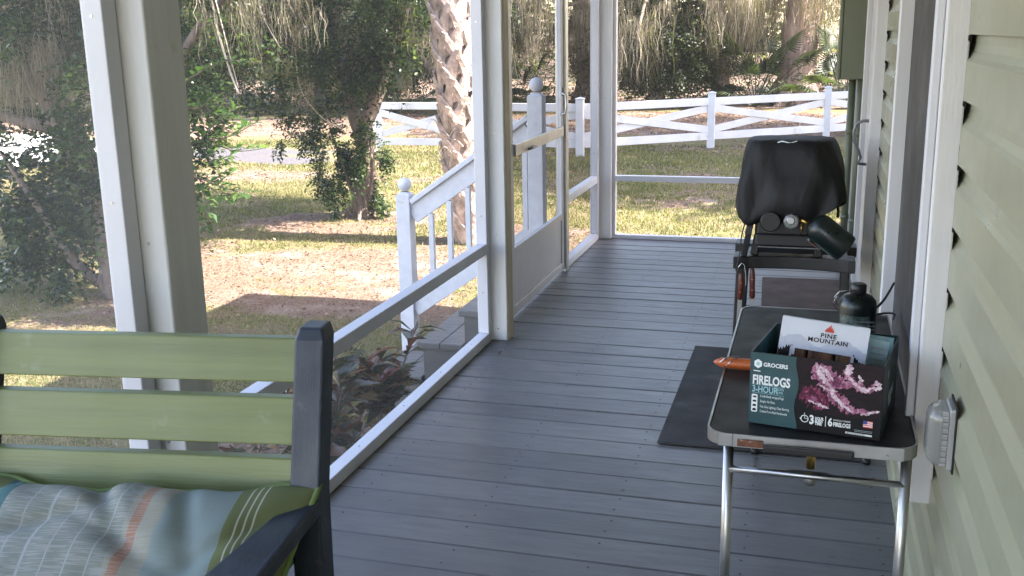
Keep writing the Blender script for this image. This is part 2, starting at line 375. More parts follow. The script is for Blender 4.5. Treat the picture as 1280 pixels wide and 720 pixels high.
def tag(o, label=None, cat=None, group=None, kind=None):
    for k, v in (('label', label), ('category', cat), ('group', group), ('kind', kind)):
        if v: o[k] = v
    return o
def empty(name, loc, label, cat, group=None, rz=0):
    o = bpy.data.objects.new(name, None); col.objects.link(o); o.location = loc; o.rotation_euler = (0, 0, rz)
    o.empty_display_size = .1
    return tag(o, label, cat, group)
def copy_thing(src, loc, rz=0, label=None, scale=None):
    r = src.copy(); col.objects.link(r); r.location = loc; r.rotation_euler = (0, 0, rz)
    if scale: r.scale = (scale,)*3
    if label: r['label'] = label
    for ch in src.children:
        c = ch.copy(); col.objects.link(c); c.parent = r
        for g in ch.children:
            d = g.copy(); col.objects.link(d); d.parent = c
    return r
def npmesh(name, verts, faces4, mat, tone=None, parent=None, smooth=False, tri=False):
    k = 3 if tri else 4
    me = bpy.data.meshes.new(name); nv = len(verts); nf = len(faces4)
    me.vertices.add(nv); me.vertices.foreach_set('co', np.asarray(verts, dtype=np.float32).ravel())
    me.loops.add(nf*k); me.loops.foreach_set('vertex_index', np.asarray(faces4, dtype=np.int32).ravel())
    me.polygons.add(nf); me.polygons.foreach_set('loop_start', np.arange(0, nf*k, k, dtype=np.int32))
    if smooth: me.polygons.foreach_set('use_smooth', np.ones(nf, dtype=bool))
    if tone is not None:
        a = me.attributes.new('tone', 'FLOAT', 'FACE'); a.data.foreach_set('value', np.asarray(tone, dtype=np.float32))
    me.materials.append(mat); me.update(calc_edges=True); me.validate()
    o = bpy.data.objects.new(name, me); col.objects.link(o)
    if parent is not None: o.parent = parent
    return o
def leaves(name, base, dirn, normal, length, width, mat, tone, parent=None, bend=.12):
    """every leaf: two quads folded on the midrib, pointed at both ends"""
    base = np.asarray(base, float); d = np.asarray(dirn, float); d /= np.linalg.norm(d, axis=1, keepdims=True)+1e-9
    n = np.asarray(normal, float); s = np.cross(d, n); s /= np.linalg.norm(s, axis=1, keepdims=True)+1e-9; n = np.cross(s, d)
    L = np.asarray(length, float).reshape(-1, 1); W = np.asarray(width, float).reshape(-1, 1)
    p0 = base; pm = base+d*L*.5+n*L*bend; pt = base+d*L
    l = base+d*L*.45+s*W*.5+n*L*(bend+.06); r = base+d*L*.45-s*W*.5+n*L*(bend+.06)
    V = np.stack([p0, pm, pt, l, r], axis=1).reshape(-1, 3); k = len(base)
    i = np.arange(k)*5
    F = np.stack([np.stack([i, i+1, i+2, i+3], 1), np.stack([i, i+4, i+2, i+1], 1)], 1).reshape(-1, 4)
    return npmesh(name, V, F, mat, np.repeat(tone, 2), parent)
def rand_unit(n):
    v = rng.normal(size=(n, 3)); return v/np.linalg.norm(v, axis=1, keepdims=True)
def twigs(points, dirs, per, leaf_len, leaf_wid, twig_len, tone0=.4, tonev=.25, droop=.5):
    """leaf pairs along a short twig at every point"""
    P = np.asarray(points, float); D = np.asarray(dirs, float); k = len(P)
    D = D/np.linalg.norm(D, axis=1, keepdims=True)
    t = (np.arange(per)+.5)/per
    t3 = t[None, :, None]
    base = P[:, None, :]+D[:, None, :]*t3*twig_len+np.array([0, 0, -1.])*(t3**2)*twig_len*droop
    up = rand_unit(k)*.5+np.array([0, 0, 1.]); side = np.cross(D, up); side /= np.linalg.norm(side, axis=1, keepdims=True)+1e-9
    sg = np.where(np.arange(per) % 2 == 0, 1., -1.)[None, :, None]
    ld = side[:, None, :]*sg+D[:, None, :]*.65+rng.normal(size=(k, per, 3))*.22+np.array([0, 0, -.1])
    nn = np.broadcast_to(up[:, None, :], ld.shape)+rng.normal(size=(k, per, 3))*.35
    L = leaf_len*rng.uniform(.7, 1.25, (k, per)); W = leaf_wid*rng.uniform(.75, 1.2, (k, per))
    tn = np.clip(tone0+rng.normal(size=(k, 1))*tonev+rng.normal(size=(k, per))*.12, 0, 1)
    return base.reshape(-1, 3), ld.reshape(-1, 3), nn.reshape(-1, 3), L.ravel(), W.ravel(), tn.ravel()
def blob_points(blobs, n):
    """points clustered in sub-clumps inside ellipsoids -> uneven crown with gaps"""
    out = []; dirs = []
    vol = np.array([b[3]*b[4]*b[5]*(b[6] if len(b) > 6 else 1) for b in blobs]); vol = vol/vol.sum()
    for b, w in zip(blobs, vol):
        m = int(n*w); nc = max(4, m//16)
        c = rand_unit(nc)*(rng.uniform(.25, 1, (nc, 1))**.5)
        idx = rng.integers(0, nc, m)
        p = c[idx]*1.0+rng.normal(size=(m, 3))*.13
        q = p*np.array(b[3:6])+np.array(b[:3])
        out.append(q); dirs.append(p/ (np.linalg.norm(p, axis=1, keepdims=True)+1e-6)+rand_unit(m)*.7+np.array([0, 0, -.25]))
    return np.concatenate(out), np.concatenate(dirs)
def foliage(name, blobs, n, per, ll, lw, tl, mat, parent, tone0=.4, tonev=.22, droop=.5):
    P, D = blob_points(blobs, n)
    return leaves(name, *[x for x in twigs(P, D, per, ll, lw, tl, tone0, tonev, droop)][:3], *twigs_dims, mat, None, parent) if False else _fol(name, P, D, per, ll, lw, tl, mat, parent, tone0, tonev, droop)
def _fol(name, P, D, per, ll, lw, tl, mat, parent, tone0, tonev, droop):
    b, ld, nn, L, W, tn = twigs(P, D, per, ll, lw, tl, tone0, tonev, droop)
    return leaves(name, b, ld, nn, L, W, mat, tn, parent)
def moss(name, anchors, lens, strands, spread, width, parent, mat=None):
    """hanging strands: kinked tapering ribbons under every anchor"""
    A = np.asarray(anchors, float); k = len(A); Ls = np.asarray(lens, float)
    n = k*strands
    a = np.repeat(A, strands, axis=0)+rng.normal(size=(n, 3))*np.array([spread, spread, spread*.7])
    L = np.repeat(Ls, strands)*rng.uniform(.3, 1.1, n)
    S = 6; th = rng.uniform(0, math.pi, n); wd = width*rng.uniform(.5, 1.4, n)
    dirx = np.stack([np.cos(th), np.sin(th), np.zeros(n)], 1)
    V = np.zeros((n, S, 2, 3)); drift = np.zeros((n, 3))
    for i in range(S):
        t = i/(S-1)
        c = a+drift; c[:, 2] -= L*t
        w = (wd*(1-t)**.6*(1 if i else .4)).reshape(-1, 1)+.0008
        V[:, i, 0] = c-dirx*w/2; V[:, i, 1] = c+dirx*w/2
        drift = drift+rng.normal(size=(n, 3))*np.array([.045, .045, 0])*L.reshape(-1, 1)
    V = V.reshape(-1, 3); base = np.arange(n)[:, None]*S*2+np.arange(S-1)[None, :]*2
    base = base.ravel(); F = np.stack([base, base+1, base+3, base+2], 1)
    tn = np.repeat(np.clip(np.repeat(rng.uniform(.2, .75, k), strands)+rng.normal(size=n)*.2, 0, 1), S-1)
    return npmesh(name, V, F, mat or M['moss'], tn, parent)
def limb(mb, pts, r0, r1, seg=9, rough=.25, mi=0, seed=0):
    """smooth tapered limb through control points"""
    P = [Vector(p) for p in pts]; out = []
    for i in range(len(P)-1):
        p0 = P[max(i-1, 0)]; p1 = P[i]; p2 = P[i+1]; p3 = P[min(i+2, len(P)-1)]
        for j in range(6):
            t = j/6
            out.append(.5*((2*p1)+(-p0+p2)*t+(2*p0-5*p1+4*p2-p3)*t*t+(-p0+3*p1-3*p2+p3)*t**3))
    out.append(P[-1]); n = len(out)
    mb.tube(out, [r0+(r1-r0)*i/(n-1) for i in range(n)], seg, mi, True, rough, seed)
def text_mesh(name, body, size, loc, parent, mat, sx=1.0, bold=0, align='LEFT', rot=(R(90), 0, 0), space=1.0, depth=.0002):
    cu = bpy.data.curves.new(name, 'FONT'); cu.body = body; cu.size = size; cu.align_x = align; cu.offset = bold; cu.extrude = depth; cu.space_character = space
    cu.resolution_u = 3
    t = bpy.data.objects.new(name, cu); col.objects.link(t)
    dg = bpy.context.evaluated_depsgraph_get(); me = bpy.data.meshes.new_from_object(t.evaluated_get(dg)); bpy.data.objects.remove(t)
    me.materials.clear(); me.materials.append(mat); me.name = name
    o = bpy.data.objects.new(name, me); col.objects.link(o); o.parent = parent; o.location = loc; o.rotation_euler = rot; o.scale = (sx, 1, 1)
    return o

# ------------------------------------------------------------------ the ground
GZ = -0.6
def vnoise(x, y, s, seed=0):
    x = x/s+seed*13.7; y = y/s+seed*7.3
    xi = np.floor(x).astype(int); yi = np.floor(y).astype(int); fx = x-xi; fy = y-yi
    fx = fx*fx*(3-2*fx); fy = fy*fy*(3-2*fy)
    def h(a, b): return np.modf(np.abs(np.sin(a*127.1+b*311.7+seed*17.3)*43758.5453))[0]
    return (h(xi, yi)*(1-fx)+h(xi+1, yi)*fx)*(1-fy)+(h(xi, yi+1)*(1-fx)+h(xi+1, yi+1)*fx)*fy
def litter_mask(x, y):
    m = np.full(x.shape, .26)
    for cx, cy_, rx, ry, w in ((-3.9, 8.0, 2.2, 1.3, .75), (-5.0, 10.6, 1.1, .9, .8), (-2.6, 9.7, 1.3, 1.2, .75), (-2.1, 3.8, .85, 2.2, 1.1), (-5.6, 6.5, .9, .9, .65),
                             (-1, 24.0, 12, 3.2, 1.0), (-9, 14, 3.2, .8, .6), (-4.4, 13.8, 2.2, .8, .35), (-15, 22, 8, 3, .8), (-1.6, 13, 1.0, .8, .3), (-3.6, 6.2, 1.0, .5, .42)):
        d = ((x-cx)/rx)**2+((y-cy_)/ry)**2
        m = np.maximum(m, w*np.clip(1.45-d, 0, 1))
    m = np.where(y > 28, np.maximum(m, .8), m)
    return np.clip(m+(vnoise(x, y, .9, 1)-.5)*.75+(vnoise(x, y, .25, 2)-.5)*.35, 0, 1)
def gravel_mask(x, y):
    c = 16.6+.02*(x+9)**2-.12*(x+9)
    d = np.abs(y-c)/1.0
    m = np.clip(1.5-d, 0, 1)*np.clip((-7.2-x)/1.2, 0, 1)*np.clip((x+13.5)/1.5, 0, 1)
    return np.clip(m*(.35+vnoise(x, y, .9, 12)), 0, 1)
def ground_z(x, y):
    far = np.clip((np.hypot(x+2, y-8)-7)/20, 0, 1)
    return GZ+(vnoise(x, y, 1.3, 4)-.5)*.03+(vnoise(x, y, .4, 5)-.5)*.012
def make_ground():
    xs = np.concatenate([np.linspace(-200, -22, 24)[:-1], np.arange(-22, 6, .16), np.linspace(6, 200, 24)])
    ys = np.concatenate([np.linspace(-60, 0, 12)[:-1], np.arange(0, 34, .16), np.linspace(34, 320, 30)])
    X, Y = np.meshgrid(xs, ys); nx = len(xs); ny = len(ys)
    V = np.stack([X.ravel(), Y.ravel(), ground_z(X, Y).ravel()], 1)
    i = (np.arange(ny-1)[:, None]*nx+np.arange(nx-1)[None, :]).ravel()
    o = npmesh('ground', V, np.stack([i, i+1, i+nx+1, i+nx], 1), M['ground'], smooth=True)
    for nm, fn in (('litter', litter_mask), ('gravel', gravel_mask)):
        a = o.data.attributes.new(nm, 'FLOAT', 'POINT'); a.data.foreach_set('value', fn(X.ravel(), Y.ravel()).astype(np.float32))
    tag(o, kind='structure')
make_ground()
M['pale_sheet'] = simple('pale_sheet_colour', (.50, .49, .46), .9, var=.2, scale=3, bs=.5)
mb = MB(); pts = [(-34, 11.2), (-24, 12.0), (-15, 12.6), (-12.8, 13.4), (-12.9, 17.6), (-16, 19.5), (-25, 21), (-36, 21)]
mb.add([(x, y, GZ+.020) for x, y in pts], [tuple(range(8))]); tag(mb.build('bright_ground_sheet', M['pale_sheet']), kind='structure')  # added pale sheet, makes the bright white spots behind the left tree's leaves
def frustum_points(n, y0, y1, extra=.4):
    """ground points inside the fan the porch looks out on, denser near"""
    y = y0+(y1-y0)*rng.random(n)**1.25
    xl = -.98*y-.6; xr = .08*y+extra
    return xl+(xr-xl)*rng.random(n), y
def make_grass():
    x, y = frustum_points(330000, 2.4, 19)
    keep = (litter_mask(x, y)+rng.normal(size=len(x))*.12 < .45) & (gravel_mask(x, y) < .35) & ~((x < -12.8) & (y > 12)) & ~((x > -1.62) & (y < 7.42)) & ~((x > -2.45) & (y > 5.0) & (y < 6.4))
    clump = vnoise(x, y, .22, 8)
    keep &= rng.random(len(x)) < .25+clump
    x, y = x[keep], y[keep]; n = len(x)
    z = ground_z(x, y); s = np.clip(y/8, .8, 2.2)
    h = rng.uniform(.015, .045, n)*s**.5; w = .0045*s; th = rng.uniform(0, 2*math.pi, n)
    dx = np.cos(th)*w; dy = np.sin(th)*w; lx = rng.normal(size=n)*.018; ly = rng.normal(size=n)*.018
    V = np.stack([np.stack([x-dx, y-dy, z-.004], 1), np.stack([x+dx, y+dy, z-.004], 1), np.stack([x+lx, y+ly, z+h], 1)], 1).reshape(-1, 3)
    tn = np.clip(.25+vnoise(x, y, 1.1, 9)*.5+rng.normal(size=n)*.2, 0, 1)
    i = np.arange(n)*3
    tag(npmesh('grass', V, np.stack([i, i+1, i+2], 1), M['grass_blade'], tn, tri=True), 'short patchy green and straw coloured lawn grass between porch and fence', 'grass', kind='stuff')
make_grass()
def make_litter():
    x, y = frustum_points(190000, 2.4, 27)
    m = litter_mask(x, y)
    keep = (rng.random(len(x)) < np.clip(m, .10, 1)*.75) & ~((x > -1.62) & (y < 7.42)) & (gravel_mask(x, y) < .5) & ~((x < -12.8) & (y > 12)) & ~((x > -2.45) & (y > 5.0) & (y < 6.4))
    x, y = x[keep], y[keep]; n = len(x)
    b = np.stack([x, y, ground_z(x, y)+rng.uniform(.003, .018, n)], 1)
    th = rng.uniform(0, 2*math.pi, n); d = np.stack([np.cos(th), np.sin(th), rng.normal(size=n)*.25], 1)
    nn = rng.normal(size=(n, 3))*.35+np.array([0, 0, 1.])
    s = np.clip(y/9, .8, 1.8); L = rng.uniform(.016, .050, n)*s
    tn = np.clip(rng.beta(2, 2, n)+rng.normal(size=n)*.08, 0, 1)
    tag(leaves('leaf_litter', b, d, nn, L, L*rng.uniform(.3, .55, n), M['litter_leaf'], tn), 'brown fallen leaves and pine straw scattered over the yard', 'leaf litter', kind='stuff')
make_litter()

# ------------------------------------------------------------------ porch floor
WX = .29
def make_deck():
    mb = MB(); y = -3.0; tones = []; ys_ = []
    r = random.Random(3)
    while y < 7.32:
        ys_.append(y); w = .1475+r.uniform(-.004, .004); g = r.choice((.0035, .0045, .005, .007, .010))
        dz = r.uniform(-.0018, .0012)
        x0 = -1.525; x1 = WX+.02
        e = .003
        prof = [(y, -.035), (y, dz-e), (y+e, dz), (y+w-g-e, dz), (y+w-g, dz-e), (y+w-g, -.035)]
        vs = [(x, p[0], p[1]) for x in (x0, x1) for p in prof]
        fs = [(i, i+6, i+7, i+1) for i in range(5)]+[(5, 4, 3, 2, 1, 0), (6, 7, 8, 9, 10, 11)]
        nb = len(mb.f); mb.add(vs, fs); t = r.random(); tones += [t]*(len(mb.f)-nb); y += w
    mb.box(-1.50, WX, -3, 7.30, -.06, -.040); tones += [0]*6
    mb.box(-1.545, -1.525, -3, 7.34, -.20, -.004); tones += [.2]*6
    mb.box(-1.525, WX, 7.325, 7.345, -.20, -.004); tones += [.2]*6
    for jx in (-1.36, -.95, -.545, -.14, .235):
        for yy in ys_:
            for dy in (.035, .110):
                if r.random() < .8: mb.lathe([(.0040, 0), (.0036, .0004)], (jx+r.uniform(-.006, .006), yy+dy+r.uniform(-.006, .006), .0012), (0, 0, 1), 7, 1); tones += [0]*9
    o = mb.build('porch_floor', [M['deck'], M['nail']])
    a = o.data.attributes.new('tone', 'FLOAT', 'FACE'); a.data.foreach_set('value', tones)
    tag(o, kind='structure')
make_deck()
sk = MB(); sk.box(-1.50, -1.48, -3, 7.3, -.65, -.205); sk.box(-1.5, WX, 7.28, 7.30, -.65, -.205)
tag(sk.build('porch_skirt', M['rail_paint']), kind='structure')

# ------------------------------------------------------------------ steps and stair rail
st = empty('porch_steps', (-1.55, 5.7, GZ), 'grey painted wooden steps going down from the porch door to the yard', 'steps')
def step_piece(x0, x1, ztop, first):
    global st
    mb = MB(); w = (x1-x0)/2
    for q in range(2):
        mb.box(x0+q*w+(.002 if q else 0), x0+(q+1)*w-.002, 5.13, 6.27, ztop-.036, ztop)
    o = mb.build('tread', M['step_paint'], None, .004); return o
treads = [(-1.815, -1.548, -.004), (-2.06, -1.795, -.20), (-2.31, -2.04, -.40)]
for i, (x0, x1, zt) in enumerate(treads):
    o = step_piece(x0, x1, zt, i == 0); o.parent = st; o.matrix_parent_inverse = Matrix.Translation(-st.location)
mb = MB()
for i, (x0, x1, zt) in enumerate(treads):
    mb.box(x0+.028, x1-.022 if i else x1-.002, 5.15, 6.25, GZ-.02 if i == 2 else (treads[i+1][2]-.034 if i < 2 else GZ), zt-.037)
    if i < 2: mb.box(x0+.20 if i else x0+.25, x1-.002 if not i else x1-.022, 5.152, 6.248, GZ, treads[i+1][2]-.04)
o = mb.build('riser_box', M['step_paint'], None); o.parent = st; o.matrix_parent_inverse = Matrix.Translation(-st.location)
for oo in st.children:
    a = oo.data.attributes.new('tone', 'FLOAT', 'FACE'); a.data.foreach_set('value', [.5]*len(oo.data.polygons))

def newel(name, x, y, z0, ztop, parent):
    mb = MB(); w = .047
    mb.box(x-w, x+w, y-w, y+w, z0, ztop-.105)
    mb.add([(x-w, y-w, ztop-.105), (x+w, y-w, ztop-.105), (x+w, y+w, ztop-.105), (x-w, y+w, ztop-.105), (x-.02, y-.02, ztop-.085), (x+.02, y-.02, ztop-.085), (x+.02, y+.02, ztop-.085), (x-.02, y+.02, ztop-.085)],
           [(0, 1, 5, 4), (1, 2, 6, 5), (2, 3, 7, 6), (3, 0, 4, 7), (4, 5, 6, 7)])
    p = mb.build(name, M['rail_paint'], parent, .004)
    b = MB(); b.lathe([(.022, -.055), (.026, -.048), (.022, -.04)], (x, y, ztop-.045)); b.ball((x, y, ztop-.04), .044)
    b.build('ball_finial', M['rail_paint'], p)
    return p
sr = empty('stair_railing', (0, 0, 0), 'weathered white wooden stair railing with ball topped newel posts and square balusters', 'railing')
RY = 6.12
n1x, n2x = -2.50, -1.625
newel('newel_post', n1x, RY, GZ, .565, sr)
newel('newel_post', n2x, RY, -.01, 1.185, sr)
slope = (1.00-.40)/(n2x-n1x)
def rz(x): return .375+slope*(x-n1x)   # line of the top rail's upper edge
a = (n1x+.045, RY, 0); b_ = (n2x-.045, RY, 0)
mb = MB(); mb.bar((a[0], RY, rz(a[0])-.07), (b_[0], RY, rz(b_[0])-.07), .036, .13); mb.build('side_board', M['rail_paint'], sr, .003)
mb = MB(); mb.bar((a[0]+.003, RY, rz(a[0])+.010), (b_[0]-.003, RY, rz(b_[0])+.010), .085, .034); mb.build('handrail', M['rail_paint'], sr, .006)
mb = MB(); mb.bar((a[0], RY, rz(a[0])-.70), (b_[0], RY, rz(b_[0])-.70), .036, .085); mb.build('bottom_rail', M['rail_paint'], sr, .003)
for k in range(6):
    x = n1x+.175+k*.125
    mb = MB(); mb.box(x-.016, x+.016, RY-.017, RY+.017, rz(x)-.665, rz(x)-.15); mb.build('baluster', M['rail_paint'], sr, .002)

# ------------------------------------------------------------------ porch posts
def porch_post(x, y, label, w=.092, first=True, tan=False, d=None):
    d = d or w
    t = empty('porch_post', (x, y, 0), label, 'post')
    mb = MB(); mb.box(-w/2, w/2, -d/2, d/2, .002, 2.44); mb.build('timber', M['post_paint'], t, .006, 3)
    # screws
    for z in (.06, .52, 1.0, 1.6, 2.1):
        MB().lathe([(.004, 0), (.0035, .002)], (0, -d/2, z), (0, -1, 0), 10).build('screw', M['steel'], t)
    if tan:
        mb = MB(); mb.box(w/2, w/2+.004, -.030, .046, .002, 2.43); mb.build('face_strip', M['tan_trim'], t)
    return t
PX = -1.43
porch_post(-1.441, 2.057, 'nearest thick porch post, white with a greyish green inner side, behind the green slatted chair', w=.092, d=.138)
porch_post(PX, 4.665, 'middle porch post, white with a tan strip, beside the hinge side of the screen door', tan=True)
porch_post(PX+.010, 7.26, 'white corner post at the far end of the porch', w=.09)
porch_post(PX, -.7, 'white porch post behind the viewer at the open near end of the porch', w=.10)

# ------------------------------------------------------------------ screen bays
def bay(name, y0, y1, label, scr, mid=.46, x=-1.488, up0=True, up1=True):
    """aluminium framed insect screen between two posts, along Y"""
    t = empty(name, (x, (y0+y1)/2, 0), label, 'screen panel', 'insect screen bays of the porch'); cyy = (y0+y1)/2
    y0 -= cyy; y1 -= cyy
    def bx(nm, *a, mat=M['alu_white']):
        m = MB(); m.box(*a); return m.build(nm, mat, t, .003)
    bt = bx('bottom_rail', -.026, .026, y0, y1, .001, .048)
    yy = y0+.15
    while yy < y1: MB().lathe([(.0035, 0), (.003, .0015)], (0, yy, .0485), (0, 0, 1), 8).build('screw', M['steel'], bt); yy += .42
    bx('mid_rail', -.0255, .0255, y0+.05, y1-.05, mid-.05, mid)
    bx('top_rail', -.026, .026, y0, y1, 2.38, 2.43)
    for s, on in ((0, up0), (1, up1)):
        if not on: continue
        a = y0 if s == 0 else y1-.049
        u = bx('frame_upright', -.027, .0265, a, a+.049, .049, 2.379)
        for z in (.25, .62, 1.1, 1.5, 2.0): MB().lathe([(.0035, 0), (.003, .0015)], (0, a-.0002, z), (0, -1, 0), 8).build('screw', M['steel'], u)
    m = MB(); m.add([(-.018, y0+.03, .03), (-.018, y1-.03, .03), (-.018, y1-.03, 2.4), (-.018, y0+.03, 2.4)], [(0, 1, 2, 3)]); m.build('insect_mesh', scr, t)
    return t
bay('screen_bay', 2.13, 4.615, 'long insect screen bay between the nearest post and the middle post', M['screen'], .487, up0=False)
bay('screen_bay', -.64, 1.985, 'insect screen bay behind the green slatted chair, left of the nearest post', M['screen_near'], .487, x=-1.486)
bay('screen_bay', 6.20, 7.21, 'narrow insect screen bay between the screen door and the far corner', M['screen_dark'], .46)
# far end, along X
t = empty('screen_bay', (-.55, 7.27, 0), 'wide insect screen bay across the far end of the porch, behind the grill', 'screen panel', 'insect screen bays of the porch')
def fbx(nm, *a):
    m = MB(); m.box(*a); return m.build(nm, M['alu_white'], t, .003)
fbx('bottom_rail', -.835, .80, -.024, .024, .001, .030); fbx('mid_rail', -.80, .77, -.0235, .0235, .415, .455); fbx('top_rail', -.83, .80, -.024, .024, 2.38, 2.43)
fbx('frame_upright', -.832, -.800, -.025, .025, .031, 2.379); fbx('frame_upright', .765, .80, -.025, .025, .031, 2.379)
m = MB(); m.add([(-.82, .018, .02), (.79, .018, .02), (.79, .018, 2.4), (-.82, .018, 2.4)], [(0, 1, 2, 3)]); m.build('insect_mesh', M['screen_far'], t)

# jamb strip beside the middle post, then the screen door
DX = -1.475
t = empty('screen_door', (DX, 5.66, 0), 'white aluminium screen door with a kick panel and silver push bar', 'door')
def dbx(nm, x0, x1, y0, y1, z0, z1, mat='alu_white', par=None, bev=.003):
    m = MB(); m.box(x0, x1, y0-5.66, y1-5.66, z0, z1); return m.build(nm, M[mat], par or t, bev)
dbx('door_jamb', -.035, .030, 4.715, 4.745, .002, 2.36)
dbx('door_jamb', -.035, .030, 6.13, 6.198, .002, 2.36, 'alu')
t['label'] = 'white aluminium screen door with a kick panel and silver push bar'
dbx('stile', -.012, .016, 4.97, 5.03, .02, 2.33)
dbx('side_panel_frame', -.014, .020, 4.747, 4.785, .002, 2.36); dbx('side_panel_frame', -.014, .020, 4.92, 4.965, .002, 2.36)
dbx('side_panel_rail', -.013, .019, 4.786, 4.919, .002, .05); dbx('side_panel_rail', -.013, .019, 4.786, 4.919, .46, .51)
dbx('stile', -.012, .016, 6.075, 6.127, .02, 2.33)
k = dbx('kick_panel', -.004, .008, 5.031, 6.074, .07, .335); dbx('rail', -.010, .015, 5.031, 6.074, .02, .069); dbx('rail', -.010, .015, 5.031, 6.074, .336, .375); dbx('rail', -.010, .015, 5.031, 6.074, 2.28, 2.33)
pb = dbx('push_bar', .014, .030, 5.031, 6.074, .845, .905, 'alu')
m = MB(); m.tube([(.038, -.42, .86), (.05, -.40, .86), (.05, -.30, .86), (.038, -.28, .86)], .006, 8); m.build('latch', M['grey_metal'], pb)
m = MB(); m.tube([(.016, .40, 1.10), (.045, .40, 1.09), (.05, .395, 1.03), (.045, .39, .98), (.016, .39, .975)], .007, 8); m.build('handle', M['alu'], t)
m = MB(); m.box(.016, .028, .44, .47, 1.08, 1.13); m.build('lock', M['grey_metal'], t, .002)
m = MB(); m.add([(0, -.62, .37), (0, .42, .37), (0, .42, 2.3), (0, -.62, 2.3)], [(0, 1, 2, 3)]); m.build('insect_mesh', M['screen_dark'], t)

# ------------------------------------------------------------------ the house
hs = empty('house', (WX, 2, 0), 'sage green lap sided house wall along the right of the porch with windows and roof', 'house')
def hp(mb, name, mat, bevel=0, par=None):
    o = mb.build(name, mat, None, bevel); o.parent = par or hs; o.matrix_parent_inverse = Matrix.Translation(-Vector(hs.location)); return o
def hp_sub(mb, name, mat, par, bevel=0):
    o = mb.build(name, mat, None, bevel); o.parent = par
    return o
def siding():
    mb = MB(); e = .1315; z = 1.431-11*e; prof = []
    while z < 2.5:
        prof += [(WX-.004, z), (WX-.0035, z+.078), (WX+.003, z+.086), (WX+.010, z+.098), (WX+.0125, z+.112), (WX+.0125, z+e-.0015)]
        z += e
    ys = [-3.5, 7.36]
    vs = [(p[0], y, max(p[1], -.1)) for y in ys for p in prof]; n = len(prof)
    mb.add(vs, [(i, i+1, n+i+1, n+i) for i in range(n-1)], 0, False)
    return hp(mb, 'siding', M['siding'])
siding()
mb = MB(); mb.box(WX+.02, 8, -3.6, 7.35, GZ, 2.5); hp(mb, 'wall_core', M['dark_gap'])
mb = MB(); mb.box(WX-.035, WX+.05, 7.352, 7.40, GZ, 2.5); hp(mb, 'corner_board', M['sage'], .003)
for k in range(-9, 9):
    z = 1.431-k*.1315
    if 0.45 < z < 2.4:
        for ye, w_ in ((2.318, .007), (5.128, .014)):
            mb = MB(); x0, x1 = WX-.0043, WX+.003
            mb.add([(x0, ye+.02, z-.001), (x0, ye+.012-w_, z-.003), (x0, ye+.02, z-.022), (x1, ye+.02, z-.001), (x1, ye+.012-w_, z-.003), (x1, ye+.02, z-.022)], [(0, 1, 2), (3, 5, 4), (0, 3, 4, 1), (1, 4, 5, 2)])
            hp(mb, 'channel_gap_shade', M['dark_gap'])  # solid dark wedges painted as the shade inside the channel openings
# window: y 2.33 .. 3.66, sill .45
FX = .238
win = hp(MB().box(FX+.004, WX, 2.33, 2.405, .40, 2.3), 'window', M['white_paint'], .004)
for nm, bx, mt in (('frame', (FX+.022, WX+.001, 2.405, 2.44, .45, 2.29), 'door_white'), ('frame', (FX, WX, 3.60, 3.66, .44, 2.3), 'white_paint'), ('frame', (FX+.003, WX, 2.406, 3.599, 2.24, 2.3), 'white_paint'),
                   ('sill', (FX-.004, WX, 2.408, 3.72, .40, .447), 'white_paint'), ('frame', (FX-.014, FX+.0035, 2.350, 2.385, .425, 2.29), 'alu_white'), ('screen_pane', (WX-.012, WX-.005, 2.44, 3.60, .447, 2.24), 'window_screen')):
    hp_sub(MB().box(*bx), nm, M[mt], win, .003)
# house door with casing
dr = hp(MB().box(FX+.026, WX+.002, 5.26, 6.16, .03, 2.12), 'house_door', M['door_white'], .004)
for bx in ((FX, WX, 5.14, 5.235, .003, 2.2), (FX, WX, 6.18, 6.27, .003, 2.2), (FX+.002, WX, 5.236, 6.179, 2.13, 2.2)): hp_sub(MB().box(*bx), 'casing', M['white_paint'], dr, .004)
for z in (.42, 1.06, 1.62): hp_sub(MB().box(FX+.010, FX+.026, 5.262, 5.30, z-.055, z+.055), 'hinge', M['hinge'], dr, .002)
m = MB(); hy = 5.42
m.tube([(FX+.026, hy, 1.00), (FX-.02, hy, 1.00), (FX-.05, hy, .985), (FX-.06, hy, .95), (FX-.055, hy, .90), (FX-.035, hy, .86), (FX-.02, hy, .82), (FX-.03, hy, .79), (FX+.026, hy, .785)], .008, 10)
hp_sub(m, 'pull_handle', M['grey_metal'], dr)
# roof, ceiling, beam (shade the porch)
mb = MB(); mb.box(-1.47, -1.39, -3.5, 7.30, 2.445, 2.60); hp(mb, 'beam', M['white_paint'])
mb = MB(); mb.box(-1.50, WX+.02, -3.5, 7.33, 2.61, 2.63); hp(mb, 'porch_ceiling', M['ceiling'])
mb = MB(); mb.prism([(0, 0), (0, 0)], 0, 0) if False else None
rv = [(-1.86, 2.43), (5.0, 4.5), (5.0, 4.62), (-1.86, 2.56)]
mb.add([(x, -3.8, z) for x, z in rv]+[(x, 7.47, z) for x, z in rv], [(0, 1, 2, 3), (7, 6, 5, 4), (0, 4, 5, 1), (1, 5, 6, 2), (2, 6, 7, 3), (3, 7, 4, 0)]); hp(mb, 'roof', M['shingle'])

